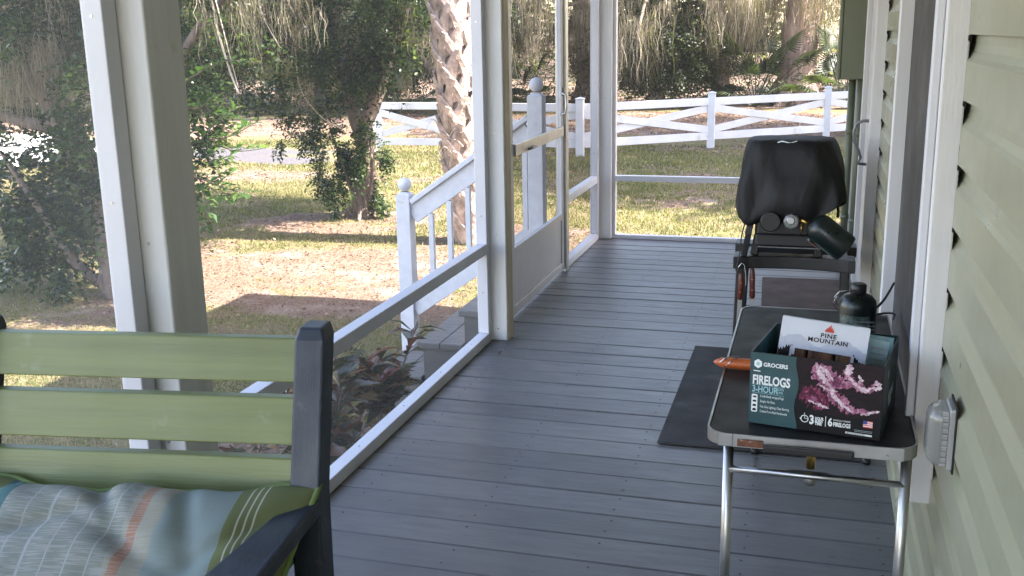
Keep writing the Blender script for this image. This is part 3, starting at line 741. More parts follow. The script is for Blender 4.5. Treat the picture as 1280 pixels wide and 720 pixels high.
# electrical box and conduits on the wall beyond the door
t = empty('electrical_box', (WX, 6.85, 1.13), 'sage green metal utility box on the house wall high above the grill', 'utility box')
m = MB(); m.box(-.165, -.002, -.03, .30, .004, .9); m.build('cabinet', M['sage'], t, .006)
m = MB(); m.box(-.183, -.166, -.035, .305, 0, .9); m.build('lid', M['sage'], t, .004)
for y, x in ((.06, -.035), (.20, -.085)):
    m = MB(); m.tube([(x, y, -1.12), (x, y, 0)], .023, 14); m.build('conduit', M['sage'], t)
    m = MB()
    for z in (-.9, -.35): m.tube([(x, y, z), (x, y, z+.03)], .027, 14)
    m.build('clamp', M['sage'], t)

# outdoor outlet with bubble cover
t = empty('outlet_cover', (WX-.004, 2.06, .675), 'clear plastic bubble cover over the wall outlet beside the window', 'outlet cover')
t.scale = (.62, .62, .80)
m = MB(); m.box(-.022, 0, -.062, .062, -.078, .078); m.build('back_plate', M['clear_bright'], t, .006, 3)
m = MB(); m.box(-.005, .001, -.070, .070, -.085, .085); m.build('gasket', M['dark_gap'], t, .002)
m = MB()
for k in range(9): m.box(-.040, -.0225, -.064, -.056, -.066+k*.015, -.060+k*.015)
m.box(-.042, -.0225, -.056, .058, -.07, .07); m.build('ribbed_base', M['clear_bright'], t, .002)
m = MB(); sec = [(-.0425, .066, .074), (-.060, .062, .070), (-.075, .050, .060), (-.080, .036, .048)]
vs = []
for x, hy, hz in sec:
    for k in range(24):
        a = 2*math.pi*k/24; c, s = math.cos(a), math.sin(a)
        vs.append((x, hy*math.copysign(abs(c)**.4, c), hz*math.copysign(abs(s)**.4, s)))
m.add(vs, [(i*24+k, i*24+(k+1) % 24, (i+1)*24+(k+1) % 24, (i+1)*24+k) for i in range(3) for k in range(24)]+[tuple(range(72, 96))], 0, True)
m.build('bubble_lid', M['clear'], t)

# ------------------------------------------------------------------ mats on the floor
m = MB(); m.box(-.495, .235, 3.50, 4.71, .003, .013)
tag(m.build('rubber_mat', M['rubber'], bevel=.004), 'black rubber floor mat partly under the folding table', 'mat')
m = MB(); pts = []
for cx, cy_, a0 in ((.225, .325, 0), (-.225, .325, 90), (-.225, -.325, 180), (.225, -.325, 270)):
    for k in range(5):
        a = R(a0+k*22.5); pts.append((cx+.02*math.cos(a), cy_+.02*math.sin(a)))
m.prism(pts, 0, .012)
tag(m.build('doormat', M['coir'], bevel=.003, loc=(-.005, 5.85, .003), rot=(0, 0, R(2.5))), 'worn dark brown doormat on the boards behind the grill stand', 'doormat')

# ------------------------------------------------------------------ folding table
TZ = .60; tx0, tx1, ty0, ty1 = -.198, .238, 2.14, 3.245
tb = empty('folding_table', (.02, 2.69, 0), 'black topped folding camp table with silver aluminium edge and tube legs', 'table')
cx, cy0 = .02, 2.69
def rrect(x0, x1, y0, y1, r, n=6):
    pts = []
    for px, py, a0 in ((x1-r, y1-r, 0), (x0+r, y1-r, 90), (x0+r, y0+r, 180), (x1-r, y0+r, 270)):
        for k in range(n+1):
            a = R(a0+90*k/n); pts.append((px+r*math.cos(a), py+r*math.sin(a)))
    return pts
m = MB(); m.prism(rrect(tx0-cx+.004, tx1-cx-.004, ty0-cy0+.004, ty1-cy0-.004, .046), TZ-.02, TZ); m.build('table_top', M['black_vinyl'], tb, .003)
# aluminium edge ring
o_ = rrect(tx0-cx, tx1-cx, ty0-cy0, ty1-cy0, .050); i_ = rrect(tx0-cx+.0045, tx1-cx-.0045, ty0-cy0+.0045, ty1-cy0-.0045, .046)
m = MB(); n = len(o_)
zz = [(o_, TZ-.025), (o_, TZ+.0025), (i_, TZ+.0025), (i_, TZ-.025)]
vs = [(p[0], p[1], z) for ring, z in zz for p in ring]
m.add(vs, [(r*n+k, r*n+(k+1) % n, ((r+1) % 4)*n+(k+1) % n, ((r+1) % 4)*n+k) for r in range(4) for k in range(n)])
edge = m.build('edge_frame', M['alu'], tb)
for x in (tx0-cx+.028, tx1-cx-.060):
    mm = MB(); mm.box(x, x+.030, ty0-cy0-.004, ty0-cy0-.0005, TZ-.024, TZ+.004); mm.build('corner_clip', M['alu'], edge, .001)
mm = MB(); mm.prism(rrect(-.06, .125, -.006, .006, .0055), 0, .016); mm.build('carry_handle', M['black_plastic'], tb, .003, loc=(-.035, ty0-cy0-.008, TZ-.028))
mm = MB(); mm.box(-.150, -.095, -.555, -.5515, TZ-.022, TZ-.006); mm.build('latch', M['rust'], tb, .001)
def leg_pair(y, z0=.0, splay=0):
    for x in (-.172, .200):
        mm = MB(); mm.tube([(x-.0, y+splay, .015), (x, y, TZ-.031)], .0115, 16); lg = mm.build('leg', M['alu'], tb)
        f_ = MB(); f_.lathe([(.013, 0), (.015, .004), (.013, .03)], (x, y+splay, 0.001)); f_.build('rubber_foot', M['black_plastic'], lg)
    mm = MB(); mm.tube([(-.172, y-.004+splay*.13, .497), (.200, y-.004+splay*.13, .497)], .0075, 12); mm.build('cross_bar', M['alu'], tb)
leg_pair(2.205-cy0); leg_pair(3.17-cy0, splay=.33)
mm = MB(); mm.tube([(.005, -.45, TZ-.032), (.005, -.45, .50)], .010, 12); hb = mm.build('hinge_bar', M['brass'], tb)
mm = MB(); mm.lathe([(.012, 0), (.014, .01), (.012, .024)], (.005, -.45, .462)); mm.box(-.04, .045, -.458, -.442, .486, .4885); mm.build('end_cap', M['grey_metal'], hb)
# bolts under the edge
mm = MB()
for x in (-.085, .155): mm.lathe([(.004, 0), (.003, .002)], (x, -.5505, TZ-.016), (0, -1, 0), 8)
mm.build('rivet', M['steel'], tb)

# ------------------------------------------------------------------ firelog box on the table
BXR = R(-10.3)
bxo = empty('firelog_carton', (-.113, 2.222, TZ+.003), 'open dark teal carton of firelogs printed with pink flames, on the folding table', 'carton', rz=BXR)
BW, BD, BH = .278, .25, .163
th = .003
def panel(nm, mat, *a, par=bxo, bev=0): mm = MB(); mm.box(*a); return mm.build(nm, mat, par, bev)
front = panel('front_panel', M['black_print'], 0, BW, 0, th, 0, BH)
panel('back_panel', M['dark_card'], 0, BW, BD-th, BD, 0, BH)
side_l = panel('side_panel', M['teal_card'], 0, th, th, BD-th, 0, BH); side_r = panel('side_panel', M['dark_card'], BW-th, BW, th, BD-th, 0, BH)
panel('bottom_panel', M['dark_card'], th, BW-th, th, BD-th, 0, th)
# teal area with a wavy right edge
pts = [(0.0005, .0005)]; nseg = 16
edgep = [(.100+.004*math.sin(3.2*k/nseg*math.pi+1.6)+.002, BH*k/nseg) for k in range(nseg+1)]
def sheet(nm, poly, y, mat, par=None, t=.0003):
    mm = MB(); n = len(poly)
    vs = [(x, y, z) for x, z in poly]+[(x, y+t, z) for x, z in poly]
    mm.add(vs, [tuple(range(n)), tuple(range(n, 2*n))[::-1]]+[(i, n+i, n+(i+1) % n, (i+1) % n) for i in range(n)]); return mm.build(nm, mat, par)
sheet('teal_print', [(.0003, .0003), (edgep[0][0], .0003)]+[(x, min(max(z, .0003), BH-.0003)) for x, z in edgep[1:]]+[(.0003, BH-.0003)], -.0006, M['teal_card'], front)
wav = [(x+.0012, min(max(z, .0003), BH-.0003)) for x, z in edgep]
sheet('flame_picture', [wav[0]] and [(x, z) for x, z in wav if z > .066]+[(BW-.001, BH-.0003), (BW-.001, .048), (.24, .044), (.19, .041), (.14, .048)], -.0006, M['flame_dark'], front)
fr_ = random.Random(5)
def flame(nm, pts, w, mat, y):
    """a ragged ribbon of printed flame along a spine"""
    sp = []
    P = [Vector((p[0], p[1])) for p in pts]
    for i in range(len(P)-1):
        for j in range(7): sp.append(P[i].lerp(P[i+1], j/7))
    sp.append(P[-1]); n = len(sp); L = []; Rr = []
    for i, p in enumerate(sp):
        d = (sp[min(i+1, n-1)]-sp[max(i-1, 0)]).normalized(); nn = Vector((-d.y, d.x)); t = i/(n-1)
        ww = w*(math.sin(math.pi*min(1, t*.9+.08)))**.7
        L.append(p+nn*ww*(.5+fr_.uniform(-.28, .45))); Rr.append(p-nn*ww*(.5+fr_.uniform(-.28, .45)))
    mm = MB()
    vs = [(p.x, y, p.y) for q in zip(L, Rr) for p in q]
    mm.add(vs, [(2*i, 2*i+1, 2*i+3, 2*i+2) for i in range(n-1)]); return mm.build(nm, mat, front)
def flame_poly(base, rows, y0):
    k = 0
    for pts, w, mat in rows:
        flame(base, pts, w, M[mat], y0-.00012*k); k += 1
flame_poly('flame_print', [
    ([(.112, .088), (.130, .080), (.150, .072), (.170, .060)], .034, 'flame_magenta'),
    ([(.118, .098), (.140, .088), (.165, .085)], .018, 'flame_magenta'),
    ([(.140, .152), (.150, .128), (.165, .108), (.180, .096)], .024, 'flame_pink'),
    ([(.150, .155), (.168, .130), (.190, .118), (.215, .112)], .022, 'flame_pink'),
    ([(.172, .105), (.182, .085), (.200, .070), (.222, .058), (.250, .064)], .022, 'flame_pink'),
    ([(.206, .158), (.202, .140), (.214, .122), (.238, .108), (.252, .110), (.262, .126)], .014, 'flame_pink'),
    ([(.140, .156), (.148, .136), (.160, .118), (.175, .104)], .009, 'flame_pale'),
    ([(.148, .150), (.166, .134), (.178, .120)], .007, 'flame_pale'),
    ([(.170, .110), (.180, .088), (.198, .070), (.220, .056)], .008, 'flame_pale'),
    ([(.210, .161), (.206, .145), (.207, .136)], .014, 'flame_pale'),
    ([(.206, .136), (.222, .118), (.244, .108), (.262, .118)], .008, 'flame_pale'),
    ([(.262, .132), (.272, .118), (.258, .112)], .009, 'flame_pale'),
    ([(.228, .140), (.234, .130), (.228, .122)], .006, 'flame_pale'),
    ([(.150, .108), (.165, .100), (.182, .098)], .006, 'flame_pale'),
    ([(.128, .070), (.145, .066), (.160, .060), (.172, .058)], .006, 'flame_pale'),
    ([(.236, .054), (.255, .060), (.275, .066)], .006, 'flame_pale'),
    ([(.150, .062), (.138, .078), (.134, .084)], .007, 'flame_pink'),
], -.0009)
# lettering
Yt = -.0012
def tx(nm, s, size, x, z, mat='white_print', sx=1, bold=0, align='LEFT', par=front, sp=1): return text_mesh(nm, s, size, (x, Yt, z), par, M[mat], sx, bold, align, space=sp)
hexp = [(.0175+.0095*math.cos(R(30+60*k)), .138+.0105*math.sin(R(30+60*k))) for k in range(6)]
sheet('emblem', hexp, -.0011, M['white_print'], front)
hexi = [(.0175+.004*math.cos(R(30+60*k)), .138+.0045*math.sin(R(30+60*k))) for k in range(6)]
sheet('emblem_core', hexi, -.0014, M['pale_teal_print'], front)
tx('lettering', 'GROCERS', .0125, .029, .1335, sx=.95, bold=.0004)
sheet('dash', [(.008, .1205), (.023, .1200), (.023, .1222), (.008, .1227)], -.0011, M['white_print'], front)
tx('lettering', 'FIRELOGS', .0285, .0065, .092, sx=.66, bold=.0009)
tx('lettering', '3-HOUR', .0205, .0065, .0735, 'pale_teal_print', sx=.74, bold=.0004)
tx('lettering', 'BURN', .008, .060, .082, 'pale_teal_print', sx=.72); tx('lettering', 'TIME', .008, .060, .0745, 'pale_teal_print', sx=.80)
for z in (.0900, .0712): sheet('rule', [(.006, z), (.076, z-.001), (.076, z-.0004), (.006, z+.0006)], -.0011, M['pale_teal_print'], front)
for z, s in ((.0625, '6 individually wrapped logs'), (.0505, 'Simple. No Mess.'), (.0385, 'Fast, Easy Lighting, Clean Burning'), (.0275, 'Crafted From Real Hardwoods')): tx('lettering', s, .0078, .025, z, sx=.60, mat='white_print')
sheet('icon_strip', [(p[0]+.0125, p[1]+.047) for p in rrect(-.0065, .0065, -.0205, .0205, .003)], -.0011, M['white_print'], front)
for k, z in enumerate((.0615, .0515, .0415, .0315)):
    sheet('icon', [(.0085, z-.001-k*.0004), (.0165, z-.002), (.0165, z+.002), (.0120, z+.0025+k*.0006), (.0085, z+.001)], -.0014, M['black_print'], front)
mm = MB(); ring = []
for k in range(20):
    a = 2*math.pi*k/20; ring += [(.122+.0085*math.cos(a), -.0011, .027+.0085*math.sin(a)), (.122+.0068*math.cos(a), -.0011, .027+.0068*math.sin(a))]
mm.add(ring, [(2*k, 2*k+1, (2*k+3) % 40, (2*k+2) % 40) for k in range(20)]); mm.add([(.122, -.0012, .027), (.1285, -.0012, .0265), (.1285, -.0012, .0278), (.1228, -.0012, .0278), (.1228, -.0012, .0335), (.1214, -.0012, .0335)], [(0, 1, 2, 3, 4, 5)])
mm.add([(.1115, -.0012, .028), (.1165, -.0012, .028), (.114, -.0012, .0235)], [(0, 1, 2)]); mm.add([(.1218, -.0012, .0355), (.1224, -.0012, .040), (.1206, -.0012, .040)], [(0, 1, 2)])
mm.build('clock_mark', M['white_print'], front)
tx('lettering', '3', .0275, .132, .0175, sx=.75, bold=.001); tx('lettering', 'HOUR', .0085, .144, .0285, sx=.72, bold=.0003); tx('lettering', 'BURN', .0085, .144, .0225, sx=.72, bold=.0003); tx('lettering', 'TIME', .0085, .144, .0165, sx=.80, bold=.0003)
sheet('divider', [(.1655, .0155), (.1668, .0155), (.1668, .0385), (.1655, .0385)], -.0011, M['white_print'], front)
tx('lettering', '6', .0250, .171, .0185, sx=.75, bold=.0008); tx('lettering', 'INDIVIDUALLY WRAPPED', .0050, .182, .0315, sx=.62); tx('lettering', 'FIRELOGS', .0125, .182, .0195, sx=.66, bold=.0005)
# small flag
fx, fz = .243, .026
for k in range(7): sheet('flag', [(fx, fz+k*.00215), (fx+.019, fz+k*.00215), (fx+.019, fz+.00205+k*.00215), (fx, fz+.00205+k*.00215)], -.0011, M['red_print' if k % 2 == 0 else 'white_print'], front)
sheet('flag', [(fx, fz+.0075), (fx+.008, fz+.0075), (fx+.008, fz+.015), (fx, fz+.015)], -.0014, M['blue_print'], front)
for z in (.0175, .0145): sheet('fine_print', [(.226, z), (.262, z), (.262, z+.0008), (.226, z+.0008)], -.0011, M['dim_print'], front)
sheet('net_weight_band', [(.208, .0072), (.262, .0068), (.262, .0106), (.208, .0110)], -.0011, M['white_print'], front)
text_mesh('lettering', 'NET WT 19.2 LB (8.7 KG)', .0040, (.210, -.0016, .0078), front, M['black_print'], .86)
# right side print
sd = text_mesh('lettering', 'FIRELOGS', .030, (BW+.0008, .10, .055), side_r, M['dim_print'], .6, .0005, rot=(R(90), 0, R(90)))
sd = text_mesh('lettering', '3-HOUR', .018, (BW+.0008, .11, .038), side_r, M['dim_print'], .7, 0, rot=(R(90), 0, R(90)))
mm = MB(); mm.add([(BW+.0008, .075+.012*math.cos(R(30+60*k)), .125+.011*math.sin(R(30+60*k))) for k in range(6)], [(0, 1, 2, 3, 4, 5)]); mm.build('emblem', M['dim_print'], side_r)

# inner white firelog pack leaning in the carton
pk = empty('firelog_pack', (-.062, 2.292, TZ+.117), 'white paper pack of wood logs with a red flame mark, tilted inside the teal carton', 'firelog pack')
pk.rotation_euler = (R(-14), R(5.5), R(-2))
PW, PH, PD = .188, .112, .09
# sleeve: front face made of a frame around a window
zb, zt = -.03, PH
mm = MB(); wz0, wz1, wx0, wx1 = .0, .050, .030, .158
mm.box(0, PW, 0, .002, wz1, zt); mm.box(0, wx0, 0, .002, zb, wz1); mm.box(wx1, PW, 0, .002, zb, wz1); mm.box(0, PW, .0, .002, zb-.02, zb)
mm.box(0, PW, .002, PD, zt-.002, zt); mm.box(0, .002, .002, PD, zb, zt-.002); mm.box(PW-.002, PW, .002, PD, zb, zt-.002)
sl = mm.build('sleeve', M['white_card'], pk)
mm = MB()
for k in range(3): mm.box(.006+k*.059, .062+k*.059, .006, .07, zb-.04, zt-.012)
mm.build('log', M['log_wood'], pk, .006)
r2 = random.Random(9); pts = [(.0005, .035)]; x = .0005
top = []
while x < PW-.001:
    d = min(x/PW, 1-x/PW); base = .058 if .14 < x/PW < .88 else .046
    if x/PW < .22: base = .040+.08*(x/PW)
    if x/PW > .80: base = .052-.11*(x/PW-.8)
    top.append((x, base+r2.uniform(0, .004))); x += .003; top.append((min(x, PW-.0005), base-r2.uniform(.002, .006))); x += .0025
inner = [(wx1+.003, wz0-.028), (wx1+.003, wz1-.006), (wx1-.004, wz1+.004), (wx0+.004, wz1+.004), (wx0-.003, wz1-.006), (wx0-.003, wz0-.028)]
mm = MB()
tops = [(x, z) for x, z in top]
for a_, b2 in zip(tops[:-1], tops[1:]):
    if .16 < a_[0]/PW < .84: continue
    def lo(x): return wz1+.0 if wx0-.003 < x < wx1+.003 else zb
    l = max(lo(a_[0]), lo(b2[0])) if (lo(a_[0]) == wz1 or lo(b2[0]) == wz1) else zb
    mm.add([(a_[0], -.0006, l), (b2[0], -.0006, l), (b2[0], -.0006, b2[1]), (a_[0], -.0006, a_[1])], [(0, 1, 2, 3)])
mm.build('tree_line_print', M['black_print'], sl)
r2 = random.Random(4); mm = MB(); x = 0
prev = .075
while x < PW-.004:
    nx = x+.006; nz = .066+.010*math.sin(x*60)+r2.uniform(-.002, .003)
    mm.add([(x+.0004, -.0003, .045 if .03 < x < .155 else .03), (nx+.0004, -.0003, .045 if .03 < x < .155 else .03), (min(nx+.0004, PW), -.0003, nz), (x+.0004, -.0003, prev)], [(0, 1, 2, 3)]); prev = nz; x = nx
mm.build('mountain_print', M['pale_card'], sl)
text_mesh('lettering', 'PINE', .0135, (PW*.55, -.0012, .0775), sl, M['black_print'], 1.12, .0003, 'CENTER', space=1.15)
text_mesh('lettering', 'MOUNTAIN', .0135, (PW*.55, -.0012, .0655), sl, M['black_print'], 1.10, .0003, 'CENTER', space=1.12)
mm = MB(); c = PW*.55
for dx, h, w in ((-.0065, .009, .0025), (-.003, .013, .003), (.001, .018, .0036), (.0048, .012, .003), (.008, .008, .0022)):
    mm.add([(c+dx-w, -.001, .0905), (c+dx+w, -.001, .0905), (c+dx+w*.8, -.001, .0905+h*.5), (c+dx+w*.1+.0012, -.001, .0905+h), (c+dx-w*1.1, -.001, .0905+h*.45)], [(0, 1, 2, 3, 4)])
mm.build('flame_mark', M['red_print'], sl)
# blue instruction paper standing behind
t = empty('instruction_sheet', (.128, 2.375, TZ+.09), 'small pale blue printed packet in the right rear corner of the teal carton', 'packet'); t.rotation_euler = (R(-8), R(3), R(-8))
M['blue_paper'] = simple('blue_paper', (.12, .27, .34), .4, var=.3, scale=40, bs=0); M['pale_blue_paper'] = simple('pale_blue_paper', (.36, .52, .58), .5, var=.15, scale=60)
mm = MB(); mm.box(0, .058, 0, .006, -.05, .085); mm.build('packet_body', M['blue_paper'], t, .001)
sheet('printed_face', [(.004, .0), (.046, .0), (.050, .074), (.006, .078)], -.001, M['pale_blue_paper'], t)
for k in range(4): sheet('printed_line', [(.012, .055-k*.013), (.040, .054-k*.013), (.040, .058-k*.013), (.012, .059-k*.013)], -.0015, M['dim_print'], t)

# orange handled tool lying behind the carton, handle sticking out at the left
t = empty('orange_tool', (-.225, 2.60, TZ+.016), 'orange handle of a tool with a wire clip, sticking out left of the carton', 'tool', rz=R(-3))
mm = MB(); prof = [(.0, .001), (.006, .006), (.02, .0125), (.06, .0145), (.12, .0145), (.17, .012)]
n = 6; vs = []
for x, r_ in prof:
    for k in range(n): a = 2*math.pi*k/n; vs.append((x, r_*1.1*math.cos(a), r_*1.05*math.sin(a)))
mm.add(vs, [(i*n+k, (i+1)*n+k, (i+1)*n+(k+1) % n, i*n+(k+1) % n) for i in range(len(prof)-1) for k in range(n)], 0, True); mm.build('handle', M['orange'], t)
mm = MB(); mm.tube([(.015, -.012, .0), (.03, -.008, .014), (.055, .004, .018), (.062, .012, .012)], .0016, 8); mm.tube([(.03, -.014, -.008), (.045, -.012, .008), (.062, .003, .018)], .0014, 8); mm.build('wire_clip', M['steel'], t)
mm = MB(); mm.box(.17, .30, -.009, .009, -.006, .006); mm.build('blade', M['grey_metal'], t, .003)

# propane bottle on the table
def bottle(parent_name, loc, label, rot=None, group=None):
    t = empty(parent_name, loc, label, 'gas bottle', group)
    if rot: t.rotation_euler = rot
    prof = [(.030, 0), (.046, .004), (.050, .014), (.050, .118), (.047, .134), (.036, .147), (.020, .153), (.014, .155)]
    mm = MB(); mm.lathe(prof, seg=32); body = mm.build('tank', M['bottle_green'], t)
    mm = MB()
    for k in range(9):
        a0 = R(-150+k*11); a1 = R(-150+(k+1)*11); r_ = .0506
        mm.add([(r_*math.cos(a0), r_*math.sin(a0), .03), (r_*math.cos(a1), r_*math.sin(a1), .03), (r_*math.cos(a1), r_*math.sin(a1), .10), (r_*math.cos(a0), r_*math.sin(a0), .10)], [(0, 1, 2, 3)], 0, True)
    mm.build('label_band', M['label_print'], body)
    return t
t = bottle('gas_bottle', (.130, 2.85, TZ+.003), 'dark green camping gas bottle with a black cap standing at the back of the table')
for c in t.children:
    for z in (.085, .075, .066, .052, .044):
        text_mesh('lettering', 'WARNING KEEP UPRIGHT' if z > .08 else 'propane fuel bottle keep away', .0065, (-.004, -.0515, z), c, M['dim_print'], .62)
mm = MB(); mm.lathe([(.017, .150), (.021, .154), (.021, .176), (.016, .180)], seg=20); mm.build('cap', M['black_plastic'], t)
mm = MB(); mm.tube([(-.052, -.015, .118), (-.060, -.02, .145), (-.048, -.02, .160), (-.01, -.02, .165)], .0014, 6); mm.tube([(-.05, .01, .10), (-.063, 0, .12), (-.05, 0, .15)], .0012, 6); mm.build('wire_bail', M['steel'], t)
# black cable near the wall
mm = MB()
limb(mm, [(.19, 3.22, TZ+.012), (.225, 3.30, TZ+.025), (.262, 3.42, TZ+.055)], .004, .004, 8, 0); limb(mm, [(.18, 3.16, TZ+.010), (.222, 3.2, TZ+.012), (.262, 3.32, TZ-.02), (.265, 3.4, TZ-.06)], .003, .003, 8, 0)
tag(mm.build('black_cable', M['black_plastic']), 'thin black cable between the table and the window sill', 'cable')

# ------------------------------------------------------------------ grill stand
gs = empty('grill_stand', (-.07, 5.0, 0), 'black plastic stand with curved front shelf carrying the covered grill', 'grill stand')
def band(y, zc, depth, hh, w, arc, name, sgn):
    mm = MB(); pts = []; n = 16
    for k in range(n+1):
        x = -w/2+w*k/n; u = 2*k/n-1; pts.append((x, y+sgn*arc*(1-u*u)**1.2 if abs(u) < .85 else y+sgn*arc*(1-u*u)*.4))
    outer = pts; inner = [(p[0], y+sgn*depth) for p in reversed(pts)]
    poly = outer+inner if sgn > 0 else (outer+inner)
    if sgn < 0: poly = poly[::-1]
    mm.prism(poly, zc-hh, zc); mm.build(name, M['black_plastic'], gs, .006, 3)
band(-.20, .425, .13, .058, .54, .045, 'front_shelf', 1)
band(.24, .425, .12, .050, .57, .02, 'back_shelf', -1)
for x in (-.22, .22):
    mm = MB(); mm.box(x-.02, x+.02, -.068, .118, .385, .415); mm.build('side_bar', M['black_plastic'], gs, .004)
for x, y in ((-.245, -.165), (.235, -.165), (-.24, .20), (.235, .20)):
    mm = MB(); s = 1 if x > 0 else -1
    mm.bar((x+s*.004, y-.01 if y < 0 else y+.01, .002), (x-s*.006, y, .383), .030, .026, (0, 1, 0), w2=.034, h2=.034); mm.build('leg', M['black_plastic'], gs, .005)

gr = empty('gas_grill', (-.09, 4.98, .426), 'portable gas grill under a black fabric cover, on the black stand', 'grill')
mm = MB(); mm.box(-.16, .14, -.15, .16, .045, .19); mm.build('firebox', M['black_plastic'], gr, .02, 3)
mm = MB(); mm.box(-.155, .135, -.185, -.152, .055, .11); mm.build('control_panel', M['black_plastic'], gr, .008)
mm = MB(); mm.box(-.14, .135, -.20, -.186, .052, .057); mm.build('tray_lip', M['alu'], gr, .002)
for x in (-.16, .13):
    mm = MB(); mm.bar((x, -.12, .002), (x*.9, -.12, .10), .035, .04, (0, 1, 0)); mm.bar((x, .12, .002), (x*.9, .12, .10), .035, .04, (0, 1, 0)); mm.build('foot', M['black_plastic'], gr, .006)
mm = MB(); mm.bar((-.205, -.14, .0), (-.185, -.15, .11), .028, .03, (0, 1, 0)); mm.bar((-.19, -.15, .10), (-.165, -.12, .22), .03, .03, (0, 1, 0)); mm.build('folding_leg', M['black_plastic'], gr, .004)
mm = MB(); mm.lathe([(.044, 0), (.046, .004), (.046, .026), (.041, .032)], (-.088, -.19, .175), (0, -1, 0), 28); kn = mm.build('knob', M['black_plastic'], gr)
mm = MB(); mm.box(-.138, -.038, -.2235, -.2225, .172, .178) if False else None
mm = MB(); mm.lathe([(.036, 0), (.037, .003), (.037, .034), (.030, .04)], (.004, -.185, .178), (0, -1, 0), 8); rg = mm.build('regulator', M['grey_metal'], gr, .002)
mm = MB(); mm.lathe([(.018, 0), (.018, .003), (.015, .005)], (.0, -.225, .184), (0, -1, 0), 20); mm.build('regulator_dial', M['alu'], rg)
M['green_dot'] = simple('green_dot', (.06, .30, .06), .5); mm = MB(); mm.lathe([(.005, 0), (.004, .001)], (-.004, -.2255, .160), (0, -1, 0), 10); mm.build('green_mark', M['green_dot'], rg)
mm = MB(); mm.tube([(.036, -.20, .185), (.06, -.205, .18), (.075, -.21, .165)], .009, 12); mm.tube([(.048, -.20, .17), (.048, -.20, .12)], .004, 8); mm.build('brass_fitting', M['brass'], gr)
# cover
def cover():
    # (z, xc, half-width, half-depth) in local coordinates
    rings = [(.155, -.075, .150, .165), (.165, -.055, .20, .185), (.20, -.016, .245, .20), (.26, -.002, .252, .205), (.32, -.004, .246, .20), (.38, -.008, .232, .185), (.44, -.014, .216, .170), (.49, -.018, .200, .155), (.522, -.020, .188, .138), (.534, -.022, .176, .12), (.536, -.024, .08, .05)]
    seg = 64; vs = []
    for i, (z, xc, hx, hy) in enumerate(rings):
        for k in range(seg):
            a = 2*math.pi*k/seg; c, s = math.cos(a), math.sin(a); e = .55
            x = xc+hx*math.copysign(abs(c)**e, c); y = hy*math.copysign(abs(s)**e, s)
            zz = z
            if i < 3:
                zz = z+max(0, c)*.075*(1 if i < 2 else .6)*(abs(c))+.012*math.sin(a*7+.5)
            amp = .030 if i < 5 else .014
            w = mnoise.noise(Vector((c*2.2, s*2.2, z*5)))*amp*1.3+math.sin(a*9+z*14)*.007*(1.2-i/10)+math.sin(a*23+z*9)*.003*(1-i/10)
            vs.append((x+c*w, y+s*w, zz))
    n = len(rings)
    fs = [(i*seg+k, i*seg+(k+1) % seg, (i+1)*seg+(k+1) % seg, (i+1)*seg+k) for i in range(n-1) for k in range(seg)]+[tuple((n-1)*seg+k for k in range(seg))]
    mm = MB(); mm.add(vs, fs, 0, True); o = mm.build('fabric_cover', M['cover'], gr)
    sdv = o.modifiers.new('sub', 'SUBSURF'); sdv.levels = sdv.render_levels = 2
    mm = MB(); limb(mm, [(-.075, -.130, .520), (-.055, -.132, .528), (-.02, -.134, .522), (.01, -.132, .530)], .004, .002, 6, 0); mm.build('cover_emblem', M['white_print'], o)
    mm = MB(); mm.tube([(.20, -.10, .235), (.205, -.11, .21), (.203, -.11, .185)], .006, 8); mm.build('cord_lock', M['black_plastic'], o)
    mm = MB(); limb(mm, [(-.20, -.17, .17), (-.215, -.19, .10), (-.22, -.20, .02), (-.235, -.21, -.06)], .0035, .003, 6, 0); mm.build('drawstring', M['black_plastic'], o)
cover()
# second gas bottle, screwed onto the regulator and lying at a slant
t = bottle('gas_bottle', (.158, 4.705, .495), 'dark green gas bottle lying slanted, screwed to the grill regulator')
d = Vector((-.80, .10, .60)).normalized(); t.rotation_euler = d.to_track_quat('Z', 'Y').to_euler(); t.scale = (1.30, 1.30, 1.28)
for c in list(t.children)[:1]:
    for k, z in enumerate((.118, .108, .098, .080, .070, .060)): text_mesh('lettering', ('DANGER FLAMMABLE', 'gas under pressure', 'keep from children')[k % 3], .009 if k else .012, (-.034, -.0512, z), c, M['dim_print'], .55)
mm = MB(); mm.box(-.022, .022, -.0535, -.0515, .075, .115); mm.build('warning_sticker', M['rust'], t)

def grill_tool(x, y, z, ln, label, tilt):
    t = empty('grill_tool', (x, y, z), label, 'grill tool'); t.rotation_euler = (0, tilt, 0)
    mm = MB(); mm.lathe([(.008, -ln), (.0135, -ln+.01), (.0125, -ln*.6), (.014, -ln*.3), (.010, -.005), (.006, 0)], seg=14); h = mm.build('handle', M['redwood'], t)
    mm = MB()
    for zz in (-ln*.35, -ln*.7): mm.lathe([(.003, 0), (.003, .001)], (0, -.0135, zz), (0, -1, 0), 8)
    mm.build('rivet', M['brass'], h)
    mm = MB(); mm.box(-.010, .010, -.002, .002, -ln-.16, -ln+.004); mm.build('steel_shaft', M['alu'], t)
    return t
t = grill_tool(-.300, 4.785, .355, .13, 'dark red wooden grill tool handle hanging at the left corner of the stand', R(1))
mm = MB(); mm.tube([(-.02, -.01, -.005), (-.012, -.012, .03), (0, -.012, .047), (.012, -.012, .04), (.02, -.012, .0), (.025, -.012, -.05), (.018, -.012, -.085)], .0022, 8); mm.build('wire_loop', M['steel'], t)
grill_tool(-.252, 4.80, .375, .145, 'second dark red grill tool handle hanging right beside the looped one', R(-2))

